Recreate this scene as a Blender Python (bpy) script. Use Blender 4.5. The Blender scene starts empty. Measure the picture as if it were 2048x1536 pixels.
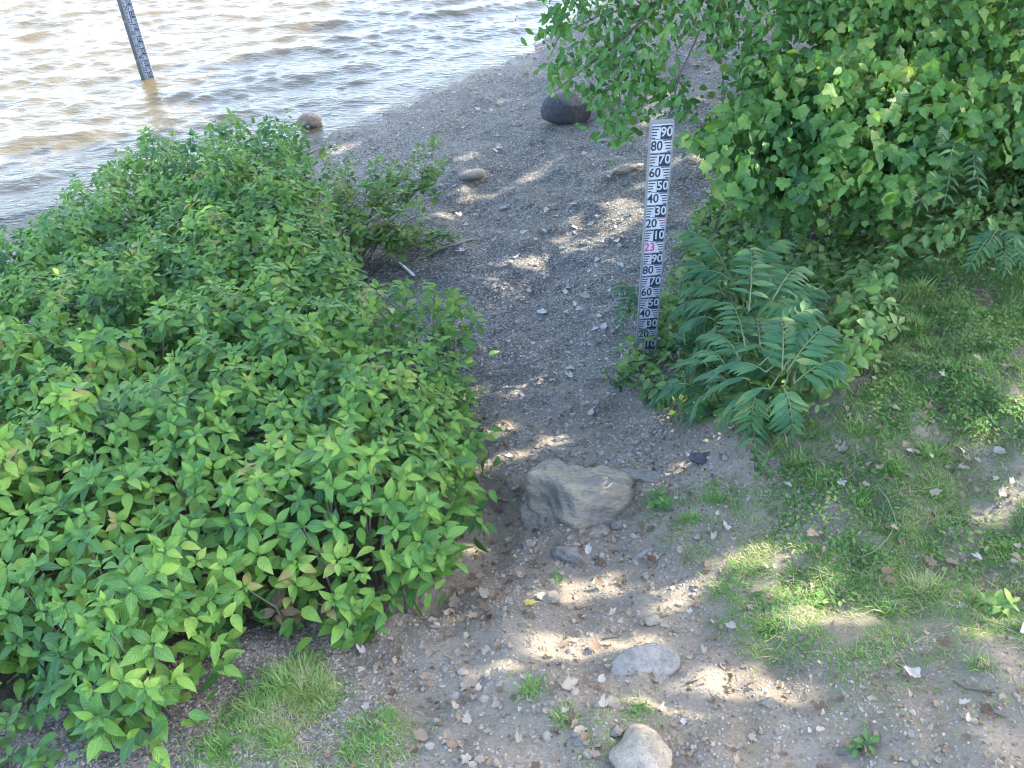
import bpy, bmesh, math
import numpy as np
from mathutils import Matrix, Vector, noise as mnoise

rng = np.random.default_rng(11)
scene = bpy.context.scene
col = scene.collection

# ------------------------------------------------------------------ camera
F, TH, RO, CH = 1762.0, 0.6918, -0.0505, 5.443       # focal (px of 2048), pitch down, roll, height over the water
fw = np.array([0, math.cos(TH), -math.sin(TH)])
up0 = np.array([0, math.sin(TH), math.cos(TH)])
rt0 = np.array([1.0, 0, 0])
cR, sR = math.cos(RO), math.sin(RO)
right = cR * rt0 + sR * up0
upc = -sR * rt0 + cR * up0
CAM = np.array([0, 0, CH])
cam = bpy.data.cameras.new('camera')
cam.sensor_width = 36.0
cam.lens = F / 2048 * 36.0
cam.clip_start = 0.1
cam.clip_end = 3000
co = bpy.data.objects.new('camera', cam)
col.objects.link(co)
co.matrix_world = Matrix(((right[0], upc[0], -fw[0], 0), (right[1], upc[1], -fw[1], 0), (right[2], upc[2], -fw[2], CH), (0, 0, 0, 1)))
scene.camera = co

# ------------------------------------------------------------------ sky, sun, exposure
SUN_EL = math.radians(40)
az = np.array([0.935, 0.354]); az /= np.linalg.norm(az)
S = np.array([az[0] * math.cos(SUN_EL), az[1] * math.cos(SUN_EL), math.sin(SUN_EL)])   # towards the sun
world = bpy.data.worlds.new('World'); scene.world = world; world.use_nodes = True
nt = world.node_tree; nt.nodes.clear()
sky = nt.nodes.new('ShaderNodeTexSky'); sky.sky_type = 'NISHITA'; sky.sun_disc = False
sky.sun_elevation = SUN_EL; sky.sun_rotation = math.atan2(S[0], S[1])
sky.air_density = 1.0; sky.dust_density = 2.6; sky.ozone_density = 0.7
bg = nt.nodes.new('ShaderNodeBackground'); bg.inputs[1].default_value = 0.15
wo = nt.nodes.new('ShaderNodeOutputWorld')
nt.links.new(sky.outputs[0], bg.inputs[0]); nt.links.new(bg.outputs[0], wo.inputs[0])
sun = bpy.data.lights.new('sun', 'SUN'); sun.energy = 2.0; sun.angle = math.radians(0.45); sun.color = (1.0, 0.9, 0.74)
so = bpy.data.objects.new('sun', sun); col.objects.link(so)
so.rotation_euler = Vector(S).to_track_quat('Z', 'Y').to_euler()
scene.view_settings.view_transform = 'Standard'
scene.view_settings.look = 'None'
scene.view_settings.exposure = 3.42
scene.view_settings.gamma = 1.0
scene.cycles.filter_width = 1.1
scene.cycles.max_bounces = 6
scene.cycles.transparent_max_bounces = 8
scene.cycles.caustics_reflective = False
scene.cycles.caustics_refractive = False

# ------------------------------------------------------------------ geometry of the place
def sstep(x):
    x = np.clip(x, 0, 1); return x * x * (3 - 2 * x)
SHX = [-600, -30, -12, -6.5, -2.64, -1.85, -.78, .61, 1.7, 4, 10, 30, 600]
SHY = [-120, 3.0, 8.4, 10.45, 12.3, 13.3, 14.6, 15.6, 18.0, 21, 27, 46, 500]
def shore(x): return np.interp(x, SHX, SHY)
BY = [2.0, 3.4, 4.4, 5.0, 6.3, 8.0, 12]
BX = [2.2, 1.75, 1.75, 2.35, 3.7, 4.9, 7.0]
_r = np.random.default_rng(5)
_wv = [(_r.uniform(0, 6.28), 2 * math.pi / l, a, _r.uniform(0, 6.28)) for l, a in
       [(2.3, .03), (1.7, .025), (1.1, .018), (.8, .013), (.6, .011), (.45, .009), (.33, .007), (.27, .006), (.2, .005), (.16, .004)]]
def bumps(x, y):
    z = 0
    for th, k, a, p in _wv:
        z = z + a * np.sin(k * (x * math.cos(th) + y * math.sin(th)) + p + 1.3 * np.sin(.6 * k * (y * math.cos(th) - x * math.sin(th))))
    return z
def gz(x, y):
    x = np.asarray(x, float); y = np.asarray(y, float)
    q = shore(x) - y
    z = np.where(q > 0, 0.085 * np.minimum(q, 20), np.maximum(0.13 * q, -2.5))
    sp = np.log1p(np.exp(np.clip(5 * (4.6 - y), -40, 40))) / 5
    z = z + 0.28 * np.minimum(sp, 4)
    w = sstep((y - 2.6) / 1.6) * (1 - sstep((y - 9) / 4))
    z = z + 0.55 * w * sstep((x - np.interp(y, BY, BX) + .9) / 1.25)
    # the worn hollow of the path left of the half-buried rock
    z = z - 0.15 * np.exp(-((x + .20) / .30) ** 2 - ((y - 3.75) / .55) ** 2)
    z = z + 0.05 * np.exp(-((x - .42) / .26) ** 2 - ((y - 3.62) / .30) ** 2)
    fade = np.exp(-np.maximum(np.hypot(x, y - 6) - 12, 0) / 10)
    return z + bumps(x, y) * fade * np.clip(.45 + q * .1, .25, 1)
def rays(u, v):
    a = (np.asarray(u, float) - 1024) / F; b = (np.asarray(v, float) - 768) / F
    return fw + a[..., None] * right - b[..., None] * upc
def hit(u, v, h=0.0):
    """the point of the ground (raised by h) seen at a place of the photograph"""
    d = rays(u, v); lo = np.full(d.shape[:-1], 1.5); hi = lo.copy(); done = np.zeros(lo.shape, bool)
    for t in np.arange(1.5, 40, .2):
        p = CAM + d * t
        below = p[..., 2] < gz(p[..., 0], p[..., 1]) + h
        hi = np.where(below & ~done, t, hi); done |= below
        if done.all(): break
    hi = np.where(done, hi, 40); lo = hi - .2
    for _ in range(10):
        m = (lo + hi) / 2; p = CAM + d * m[..., None]
        b = p[..., 2] < gz(p[..., 0], p[..., 1]) + h
        hi = np.where(b, m, hi); lo = np.where(b, lo, m)
    return CAM + d * hi[..., None]
def P(u, v, h=0.0): return hit(np.array([u]), np.array([v]), h)[0]
def D(u, v, depth): return CAM + rays(np.array(u), np.array(v)) * depth
def proj(p):
    d = p - CAM; z = d @ fw
    return 1024 + F * (d @ right) / z, 768 - F * (d @ upc) / z, z
def inpoly(x, y, poly):
    x = np.asarray(x); y = np.asarray(y); c = np.zeros(x.shape, bool); n = len(poly)
    for i in range(n):
        x1, y1 = poly[i][:2]; x2, y2 = poly[(i + 1) % n][:2]
        if y1 == y2: continue
        c ^= ((y1 > y) != (y2 > y)) & (x < (x2 - x1) * (y - y1) / (y2 - y1) + x1)
    return c

# ------------------------------------------------------------------ object helpers
def tag(o, label=None, cat=None, group=None, kind=None):
    if label: o['label'] = label
    if cat: o['category'] = cat
    if group: o['group'] = group
    if kind: o['kind'] = kind
    return o
def empty(name, loc, label=None, cat=None, group=None):
    o = bpy.data.objects.new(name, None); o.empty_display_size = .1; col.objects.link(o)
    o.location = [float(c) for c in loc]
    return tag(o, label, cat, group)
def link(name, me, parent=None, loc=None, mat4=None):
    o = bpy.data.objects.new(name, me); col.objects.link(o)
    if parent: o.parent = parent
    if loc is not None: o.location = [float(c) for c in loc]
    if mat4 is not None: o.matrix_basis = mat4
    return o
def raw_mesh(name, V, loops, starts, uv=None, smooth=True, mat=None):
    me = bpy.data.meshes.new(name)
    me.vertices.add(len(V)); me.vertices.foreach_set('co', np.ascontiguousarray(V, np.float32).ravel())
    me.loops.add(len(loops)); me.loops.foreach_set('vertex_index', np.ascontiguousarray(loops, np.int32))
    me.polygons.add(len(starts)); me.polygons.foreach_set('loop_start', np.ascontiguousarray(starts, np.int32))
    me.polygons.foreach_set('use_smooth', np.full(len(starts), smooth))
    if uv is not None:
        l = me.uv_layers.new(name='UVMap'); l.data.foreach_set('uv', np.ascontiguousarray(uv, np.float32).ravel())
    me.update(calc_edges=True)
    if mat: me.materials.append(mat)
    return me
class T:                                    # a small template mesh: verts, faces, uv per vertex
    def __init__(s, V, faces, uv=None):
        s.V = np.array(V, float); s.loops = np.array([i for f in faces for i in f]); s.sizes = np.array([len(f) for f in faces])
        s.starts = np.concatenate([[0], np.cumsum(s.sizes)[:-1]])
        s.uv = np.array(uv if uv is not None else np.zeros((len(V), 2)), float)
    def mesh(s, name, mat, smooth=True):
        return raw_mesh(name, s.V, s.loops, s.starts, s.uv[s.loops], smooth, mat)
def batch(name, tmpl, idx, R, Tn, mat, smooth=True, origin=None):
    """many copies of small templates joined to one mesh"""
    Vs, Ls, Ss, Us = [], [], [], []; nv = nl = 0
    if origin is not None: Tn = Tn - np.asarray(origin)
    for k, t in enumerate(tmpl):
        m = np.where(idx == k)[0]
        if not len(m): continue
        v = np.einsum('nij,vj->nvi', R[m], t.V) + Tn[m][:, None, :]
        a = len(m); n = len(t.V); L = len(t.loops)
        Vs.append(v.reshape(-1, 3))
        Ls.append((t.loops[None, :] + (np.arange(a) * n)[:, None]).ravel() + nv)
        Ss.append((t.starts[None, :] + (np.arange(a) * L)[:, None]).ravel() + nl)
        Us.append(np.tile(t.uv[t.loops], (a, 1)))
        nv += a * n; nl += a * L
    return raw_mesh(name, np.concatenate(Vs), np.concatenate(Ls), np.concatenate(Ss), np.concatenate(Us), smooth, mat)
def rotz(a):
    c, s = np.cos(a), np.sin(a); z = np.zeros_like(c); o = np.ones_like(c)
    return np.stack([np.stack([c, -s, z], -1), np.stack([s, c, z], -1), np.stack([z, z, o], -1)], -2)
def rotx(a):
    c, s = np.cos(a), np.sin(a); z = np.zeros_like(c); o = np.ones_like(c)
    return np.stack([np.stack([o, z, z], -1), np.stack([z, c, -s], -1), np.stack([z, s, c], -1)], -2)
def roty(a):
    c, s = np.cos(a), np.sin(a); z = np.zeros_like(c); o = np.ones_like(c)
    return np.stack([np.stack([c, z, s], -1), np.stack([z, o, z], -1), np.stack([-s, z, c], -1)], -2)
def frame(Y, N):
    """matrix with local y along Y and local z near N"""
    Y = Y / np.linalg.norm(Y, axis=-1, keepdims=True)
    X = np.cross(Y, N); X /= np.linalg.norm(X, axis=-1, keepdims=True) + 1e-9
    Z = np.cross(X, Y)
    return np.stack([X, Y, Z], -1)
def tube(pts, r0, r1, sides=6):
    pts = np.array(pts, float); n = len(pts); V = []; Fc = []
    for i in range(n):
        d = pts[min(i + 1, n - 1)] - pts[max(i - 1, 0)]; d /= np.linalg.norm(d) + 1e-9
        a = np.cross(d, [0.3, 0.1, 1.0] if abs(d[2]) < .9 else [1.0, 0, 0]); a /= np.linalg.norm(a); b = np.cross(d, a)
        r = r0 + (r1 - r0) * i / (n - 1)
        for k in range(sides):
            t = 2 * math.pi * k / sides; V.append(pts[i] + r * (math.cos(t) * a + math.sin(t) * b))
    for i in range(n - 1):
        for k in range(sides):
            k2 = (k + 1) % sides; Fc.append((i * sides + k, i * sides + k2, (i + 1) * sides + k2, (i + 1) * sides + k))
    Fc.append(tuple(range(sides))[::-1]); Fc.append(tuple((n - 1) * sides + k for k in range(sides)))
    return T(V, Fc)
def joinT(ts):
    V = []; Fc = []; o = 0
    for t in ts:
        V.append(t.V)
        for s, n in zip(t.starts, t.sizes): Fc.append(tuple(t.loops[s:s + n] + o))
        o += len(t.V)
    return T(np.concatenate(V), Fc)
def box(x0, x1, y0, y1, z0, z1):
    V = [(x, y, z) for z in (z0, z1) for y in (y0, y1) for x in (x0, x1)]
    return T(V, [(0, 2, 3, 1), (4, 5, 7, 6), (0, 1, 5, 4), (2, 6, 7, 3), (0, 4, 6, 2), (1, 3, 7, 5)])

# ------------------------------------------------------------------ materials
def newmat(name):
    m = bpy.data.materials.new(name); m.use_nodes = True; n = m.node_tree; n.nodes.clear()
    return m, n, (lambda t, **k: _node(n, t, k)), n.links.new
def _node(n, t, k):
    x = n.nodes.new('ShaderNode' + t)
    for a, b in k.items(): setattr(x, a, b)
    return x
def ramp(N, stops, interp='LINEAR'):
    r = N('ValToRGB'); r.color_ramp.interpolation = interp; e = r.color_ramp.elements
    while len(e) < len(stops): e.new(.5)
    for i, (p, c) in enumerate(stops): e[i].position = p; e[i].color = (*c, 1)
    return r
def math_(N, L, op, a, b=None):
    m = N('Math', operation=op)
    for i, v in enumerate((a, b)):
        if v is None: continue
        if hasattr(v, 'links'): L(v, m.inputs[i])
        else: m.inputs[i].default_value = v
    return m.outputs[0]
def leaf_mat(name, stops, nscale=1.8, rough=.42, trans=.22, rib=True, spots=None, noise_w=.75, rand_w=.5, sat=1.04):
    m, n, N, L = newmat(name)
    geo = N('NewGeometry'); oi = N('ObjectInfo')
    no = N('TexNoise'); no.inputs['Scale'].default_value = nscale; no.inputs['Detail'].default_value = 2.0
    L(geo.outputs['Position'], no.inputs['Vector'])
    rnd = math_(N, L, 'FRACT', math_(N, L, 'ADD', geo.outputs['Random Per Island'], oi.outputs['Random']))
    v = math_(N, L, 'ADD', math_(N, L, 'MULTIPLY', math_(N, L, 'SUBTRACT', no.outputs[0], .5), noise_w * 2), math_(N, L, 'MULTIPLY', rnd, rand_w))
    v = math_(N, L, 'ADD', v, .5 - rand_w / 2)
    r = ramp(N, stops); L(v, r.inputs[0]); colr = r.outputs[0]
    fine = N('TexNoise'); fine.inputs['Scale'].default_value = 35; fine.inputs['Detail'].default_value = 3
    L(geo.outputs['Position'], fine.inputs['Vector'])
    hs = N('HueSaturation'); hs.inputs['Saturation'].default_value = sat; L(colr, hs.inputs['Color'])
    L(math_(N, L, 'ADD', math_(N, L, 'MULTIPLY', fine.outputs[0], .5), .75), hs.inputs['Value'])
    colr = hs.outputs[0]
    bs = N('BsdfPrincipled'); bs.inputs['Roughness'].default_value = rough
    bs.inputs['Specular IOR Level'].default_value = .3
    if rib:
        tc = N('UVMap'); sx = N('SeparateXYZ'); L(tc.outputs[0], sx.inputs[0])
        au = math_(N, L, 'ABSOLUTE', math_(N, L, 'SUBTRACT', sx.outputs[0], .5))
        mid = math_(N, L, 'LESS_THAN', au, .035)
        ven = math_(N, L, 'SINE', math_(N, L, 'MULTIPLY', math_(N, L, 'SUBTRACT', sx.outputs[1], math_(N, L, 'MULTIPLY', au, .55)), 48))
        ven2 = math_(N, L, 'MAXIMUM', math_(N, L, 'SUBTRACT', ven, .55), 0)
        mx = N('MixRGB', blend_type='MIX'); L(colr, mx.inputs[1]); mx.inputs[2].default_value = (.23, .34, .12, 1)
        L(math_(N, L, 'ADD', math_(N, L, 'MULTIPLY', mid, .22), math_(N, L, 'MULTIPLY', ven2, .16)), mx.inputs[0]); colr = mx.outputs[0]
        bp = N('Bump'); bp.inputs['Strength'].default_value = .35; bp.inputs['Distance'].default_value = .004
        L(ven, bp.inputs['Height']); L(bp.outputs[0], bs.inputs['Normal'])
    L(colr, bs.inputs['Base Color'])
    tr = N('BsdfTranslucent'); tm = N('MixRGB', blend_type='MULTIPLY'); tm.inputs[0].default_value = 1
    L(colr, tm.inputs[1]); tm.inputs[2].default_value = (1.6, 1.7, .6, 1); L(tm.outputs[0], tr.inputs[0])
    mix = N('MixShader'); mix.inputs[0].default_value = trans
    L(bs.outputs[0], mix.inputs[1]); L(tr.outputs[0], mix.inputs[2])
    out = N('OutputMaterial'); L(mix.outputs[0], out.inputs[0])
    return m
def plain_mat(name, c, rough=.7, var=.25, scale=20, metal=0.0, bump=.0, bscale=60, spec=.5):
    m, n, N, L = newmat(name)
    tc = N('TexCoord'); no = N('TexNoise'); no.inputs['Scale'].default_value = scale; no.inputs['Detail'].default_value = 5
    L(tc.outputs['Object'], no.inputs['Vector'])
    hs = N('HueSaturation'); hs.inputs['Color'].default_value = (*c, 1)
    L(math_(N, L, 'ADD', math_(N, L, 'MULTIPLY', no.outputs[0], var * 2), 1 - var), hs.inputs['Value'])
    bs = N('BsdfPrincipled'); bs.inputs['Roughness'].default_value = rough; bs.inputs['Metallic'].default_value = metal
    bs.inputs['Specular IOR Level'].default_value = spec
    L(hs.outputs[0], bs.inputs['Base Color'])
    if bump:
        n2 = N('TexNoise'); n2.inputs['Scale'].default_value = bscale; n2.inputs['Detail'].default_value = 6; L(tc.outputs['Object'], n2.inputs['Vector'])
        bp = N('Bump'); bp.inputs['Strength'].default_value = bump; bp.inputs['Distance'].default_value = .01
        L(n2.outputs[0], bp.inputs['Height']); L(bp.outputs[0], bs.inputs['Normal'])
    out = N('OutputMaterial'); L(bs.outputs[0], out.inputs[0])
    return m
def rock_mat(name, stops, scale=4.0, streak=(1, 1, 1), rough=.85, spec=.3, bd=.035):
    m, n, N, L = newmat(name)
    tc = N('TexCoord'); oi = N('ObjectInfo'); mp = N('Mapping'); mp.inputs['Scale'].default_value = streak
    av = N('VectorMath', operation='ADD'); L(tc.outputs['Object'], av.inputs[0])
    cm = N('CombineXYZ'); L(math_(N, L, 'MULTIPLY', oi.outputs['Random'], 37), cm.inputs[0]); L(cm.outputs[0], av.inputs[1])
    L(av.outputs[0], mp.inputs[0])
    no = N('TexNoise'); no.inputs['Scale'].default_value = scale; no.inputs['Detail'].default_value = 8; no.inputs['Roughness'].default_value = .68
    L(mp.outputs[0], no.inputs['Vector'])
    r = ramp(N, stops)
    L(math_(N, L, 'ADD', no.outputs[0], math_(N, L, 'MULTIPLY', math_(N, L, 'SUBTRACT', oi.outputs['Random'], .5), .22)), r.inputs[0])
    md = N('TexNoise'); md.inputs['Scale'].default_value = 22; md.inputs['Detail'].default_value = 6; md.inputs['Roughness'].default_value = .7; L(mp.outputs[0], md.inputs['Vector'])
    sp = N('TexNoise'); sp.inputs['Scale'].default_value = 120; sp.inputs['Detail'].default_value = 4; L(mp.outputs[0], sp.inputs['Vector'])
    hs = N('HueSaturation'); L(r.outputs[0], hs.inputs['Color']); L(math_(N, L, 'ADD', math_(N, L, 'ADD', math_(N, L, 'MULTIPLY', sp.outputs[0], .7), math_(N, L, 'MULTIPLY', md.outputs[0], 1.5)), -.1), hs.inputs['Value'])
    bs = N('BsdfPrincipled'); bs.inputs['Roughness'].default_value = rough; bs.inputs['Specular IOR Level'].default_value = spec
    L(hs.outputs[0], bs.inputs['Base Color'])
    bp = N('Bump'); bp.inputs['Strength'].default_value = 1.0; bp.inputs['Distance'].default_value = bd
    L(math_(N, L, 'ADD', math_(N, L, 'ADD', no.outputs[0], math_(N, L, 'MULTIPLY', md.outputs[0], .55)), math_(N, L, 'MULTIPLY', sp.outputs[0], .2)), bp.inputs['Height']); L(bp.outputs[0], bs.inputs['Normal'])
    out = N('OutputMaterial'); L(bs.outputs[0], out.inputs[0])
    return m
def ground_mat():
    m, n, N, L = newmat('dirt_and_gravel')
    geo = N('NewGeometry'); at = N('Attribute', attribute_name='surface'); sx = N('SeparateColor'); L(at.outputs['Color'], sx.inputs[0])
    big = N('TexNoise'); big.inputs['Scale'].default_value = 2.6; big.inputs['Detail'].default_value = 6; L(geo.outputs['Position'], big.inputs['Vector'])
    fine = N('TexNoise'); fine.inputs['Scale'].default_value = 48; fine.inputs['Detail'].default_value = 8; fine.inputs['Roughness'].default_value = .75; L(geo.outputs['Position'], fine.inputs['Vector'])
    dirt = ramp(N, [(.28, (.108, .086, .062)), (.48, (.198, .168, .128)), (.72, (.30, .26, .205))])
    L(math_(N, L, 'ADD', math_(N, L, 'MULTIPLY', big.outputs[0], .45), math_(N, L, 'MULTIPLY', fine.outputs[0], .55)), dirt.inputs[0])
    vo = N('TexVoronoi'); vo.inputs['Scale'].default_value = 58; L(geo.outputs['Position'], vo.inputs['Vector'])
    vs = N('SeparateColor'); L(vo.outputs['Color'], vs.inputs[0])
    grav = ramp(N, [(0, (.09, .086, .078)), (.5, (.194, .186, .168)), (.85, (.287, .272, .242)), (1, (.4, .37, .32))])
    L(vs.outputs[0], grav.inputs[0])
    gd = N('MixRGB', blend_type='MULTIPLY'); gd.inputs[0].default_value = .6; L(grav.outputs[0], gd.inputs[1])
    dr = ramp(N, [(0, (1, 1, 1)), (.6, (.35, .35, .35))]); L(vo.outputs['Distance'], dr.inputs[0]); L(dr.outputs[0], gd.inputs[2])
    gm = math_(N, L, 'ADD', sx.outputs[0], math_(N, L, 'MULTIPLY', math_(N, L, 'SUBTRACT', big.outputs[0], .5), .7))
    mx = N('MixRGB'); L(math_(N, L, 'MINIMUM', math_(N, L, 'MAXIMUM', gm, 0), 1), mx.inputs[0]); L(dirt.outputs[0], mx.inputs[1]); L(gd.outputs[0], mx.inputs[2])
    soil = N('MixRGB'); L(mx.outputs[0], soil.inputs[1]); soil.inputs[2].default_value = (.06, .046, .032, 1); L(sx.outputs[1], soil.inputs[0])  # dark soil of the bank, also the shade painted under the thicket
    moss = N('MixRGB'); L(soil.outputs[0], moss.inputs[1]); moss.inputs[2].default_value = (.105, .13, .052, 1)
    L(math_(N, L, 'MULTIPLY', at.outputs['Alpha'], math_(N, L, 'MINIMUM', math_(N, L, 'MAXIMUM', math_(N, L, 'MULTIPLY', math_(N, L, 'SUBTRACT', fine.outputs[0], .3), 3.0), 0), 1)), moss.inputs[0])
    wet = N('MixRGB', blend_type='MULTIPLY'); L(moss.outputs[0], wet.inputs[1]); wet.inputs[2].default_value = (.42, .40, .37, 1); L(sx.outputs[2], wet.inputs[0])
    bs = N('BsdfPrincipled'); L(wet.outputs[0], bs.inputs['Base Color']); bs.inputs['Specular IOR Level'].default_value = .25
    L(math_(N, L, 'SUBTRACT', .95, math_(N, L, 'MULTIPLY', sx.outputs[2], .5)), bs.inputs['Roughness'])
    hgt = math_(N, L, 'SUBTRACT', math_(N, L, 'MULTIPLY', fine.outputs[0], 1.2), math_(N, L, 'MULTIPLY', vo.outputs['Distance'], math_(N, L, 'MULTIPLY', sx.outputs[0], 1.0)))
    bp = N('Bump'); bp.inputs['Strength'].default_value = .8; bp.inputs['Distance'].default_value = .02
    L(hgt, bp.inputs['Height']); L(bp.outputs[0], bs.inputs['Normal'])
    out = N('OutputMaterial'); L(bs.outputs[0], out.inputs[0])
    return m
def water_mat():
    m, n, N, L = newmat('murky_water')
    geo = N('NewGeometry'); at = N('Attribute', attribute_name='shallow')
    no = N('TexNoise'); no.inputs['Scale'].default_value = .7; no.inputs['Detail'].default_value = 3; L(geo.outputs['Position'], no.inputs['Vector'])
    r = ramp(N, [(.3, (.062, .053, .032)), (.7, (.084, .071, .043))]); L(no.outputs[0], r.inputs[0])
    bs = N('BsdfPrincipled'); L(r.outputs[0], bs.inputs['Base Color']); bs.inputs['Roughness'].default_value = .04; bs.inputs['IOR'].default_value = 1.34
    mp = N('Mapping'); mp.inputs['Scale'].default_value = (6, 16, 10); mp.inputs['Rotation'].default_value = (0, 0, .22); L(geo.outputs['Position'], mp.inputs[0])
    w = N('TexNoise'); w.inputs['Scale'].default_value = 1.0; w.inputs['Detail'].default_value = 4; w.inputs['Roughness'].default_value = .55; L(mp.outputs[0], w.inputs['Vector'])
    bp = N('Bump'); bp.inputs['Strength'].default_value = .8; bp.inputs['Distance'].default_value = .03; L(w.outputs[0], bp.inputs['Height']); L(bp.outputs[0], bs.inputs['Normal'])
    gl = N('BsdfGlossy'); gl.inputs['Roughness'].default_value = .06; L(bp.outputs[0], gl.inputs['Normal'])
    fr = N('Fresnel'); fr.inputs[0].default_value = 1.33; L(bp.outputs[0], fr.inputs['Normal'])
    tp = N('BsdfTransparent'); tp.inputs[0].default_value = (.85, .8, .68, 1)
    shal = N('MixShader'); L(fr.outputs[0], shal.inputs[0]); L(tp.outputs[0], shal.inputs[1]); L(gl.outputs[0], shal.inputs[2])
    mix = N('MixShader'); L(at.outputs['Fac'], mix.inputs[0]); L(bs.outputs[0], mix.inputs[1]); L(shal.outputs[0], mix.inputs[2])
    out = N('OutputMaterial'); L(mix.outputs[0], out.inputs[0])
    return m

M_ground = ground_mat(); M_water = water_mat()
M_shrub = leaf_mat('shrub_leaf', [(.0, (.028, .085, .03)), (.25, (.052, .136, .034)), (.5, (.084, .185, .038)), (.75, (.13, .238, .044)), (.97, (.185, .268, .058)), (1, (.19, .17, .06))], nscale=2.4, rough=.52, rand_w=.6, noise_w=.9)
M_shrub2 = leaf_mat('small_shrub_leaf', [(0, (.025, .075, .03)), (.5, (.055, .13, .04)), (1, (.11, .19, .05))])
M_yellow = leaf_mat('yellowing_leaf', [(0, (.05, .12, .035)), (.55, (.10, .185, .045)), (.85, (.19, .23, .05)), (1, (.24, .19, .06))], nscale=4)
M_redleaf = leaf_mat('reddish_leaf', [(0, (.10, .10, .05)), (.5, (.13, .085, .05)), (1, (.08, .15, .05))], nscale=6)
M_vine = leaf_mat('vine_leaf', [(0, (.03, .085, .03)), (.35, (.062, .148, .042)), (.65, (.105, .21, .052)), (.9, (.17, .265, .072)), (1, (.24, .28, .09))], nscale=3.0, rib=True, trans=.3, rand_w=.7, noise_w=.9)
M_oval = leaf_mat('branch_leaf', [(0, (.03, .09, .03)), (.5, (.065, .16, .042)), (1, (.13, .23, .055))], nscale=2.2)
M_sumac = leaf_mat('compound_leaf', [(0, (.026, .08, .042)), (.5, (.048, .125, .057)), (.9, (.09, .18, .068)), (1, (.16, .2, .07))], nscale=3.5, rand_w=.6, rough=.5, trans=.3)
M_cover = leaf_mat('ground_cover_leaf', [(0, (.05, .115, .038)), (.45, (.105, .20, .062)), (.8, (.18, .265, .095)), (1, (.28, .27, .13))], nscale=5, trans=.3)
M_grass = leaf_mat('grass_blade', [(0, (.07, .15, .045)), (.35, (.115, .225, .058)), (.65, (.165, .265, .075)), (.86, (.23, .275, .115)), (1, (.30, .27, .17))], nscale=2.5, rib=False, rand_w=.75, trans=.35)
M_dry = leaf_mat('dry_leaf', [(0, (.075, .05, .032)), (.35, (.16, .115, .075)), (.65, (.25, .195, .14)), (1, (.33, .285, .225))], nscale=3, rib=False, rough=.7, trans=.1, rand_w=.9, noise_w=.3)
M_drypale = leaf_mat('pale_dry_leaf', [(0, (.16, .14, .115)), (.5, (.245, .225, .195)), (1, (.33, .315, .285))], nscale=3, rib=False, rough=.65, trans=.05, rand_w=.9, noise_w=.3)
M_drywhite = leaf_mat('bleached_dry_leaf', [(0, (.26, .245, .22)), (.5, (.36, .345, .32)), (1, (.46, .45, .43))], nscale=3, rib=False, rough=.6, trans=.05, rand_w=.9, noise_w=.3)
M_dryyel = leaf_mat('yellow_dry_leaf', [(0, (.36, .27, .06)), (1, (.5, .4, .12))], rib=False, trans=.15)
M_canopy = leaf_mat('tree_leaf', [(0, (.03, .08, .03)), (1, (.07, .15, .04))], rib=False, trans=.12)
M_bark = plain_mat('bark', (.12, .09, .065), .9, .4, 14, bump=.8, bscale=30)
M_stem = plain_mat('woody_stem', (.075, .07, .048), .8, .3, 30)
M_gstem = plain_mat('green_stem', (.09, .13, .05), .6, .3, 30)
M_twig = plain_mat('twig', (.20, .155, .11), .85, .35, 30)
M_peb = leaf_mat('pebble', [(0, (.082, .079, .072)), (.45, (.174, .167, .152)), (.8, (.268, .254, .226)), (1, (.38, .35, .30))], nscale=1.5, rib=False, trans=0, rough=.8, rand_w=1.0, noise_w=.25)
M_chip = leaf_mat('stone_chip', [(0, (.11, .092, .072)), (.5, (.19, .165, .138)), (.85, (.245, .215, .178)), (1, (.29, .262, .225))], nscale=1.5, rib=False, trans=0, rough=.85, rand_w=1.0, noise_w=.25)
M_rock = rock_mat('layered_rock', [(.3, (.10, .094, .085)), (.46, (.18, .17, .15)), (.6, (.26, .225, .165)), (.78, (.33, .28, .2))], 3.0, (1, 1.6, 3.2))
M_slab = rock_mat('grey_slab', [(.3, (.12, .108, .092)), (.5, (.185, .172, .152)), (.8, (.26, .245, .22))], 3.5)
M_bould = rock_mat('dark_boulder', [(.3, (.04, .042, .047)), (.55, (.058, .06, .066)), (.8, (.08, .082, .088))], 12)
M_brownrock = rock_mat('brown_rock', [(.3, (.12, .095, .07)), (.55, (.2, .165, .13)), (.8, (.3, .26, .21))], 6)
M_pale = rock_mat('pale_stone', [(.3, (.18, .148, .105)), (.5, (.26, .22, .165)), (.8, (.36, .315, .25))], 5)
M_tan = rock_mat('tan_stone_surface', [(.3, (.19, .16, .12)), (.5, (.24, .205, .155)), (.8, (.31, .265, .205))], 2, bd=.004)
M_gpeb = rock_mat('grey_pebble_surface', [(.3, (.145, .132, .112)), (.5, (.2, .183, .158)), (.8, (.26, .24, .21))], 2, bd=.004)
M_ppeb = rock_mat('pale_pebble_surface', [(.3, (.21, .185, .145)), (.5, (.27, .24, .19)), (.8, (.34, .305, .25))], 2, bd=.004)
M_white = plain_mat('white_enamel', (.34, .355, .39), .5, .2, 5)
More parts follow.
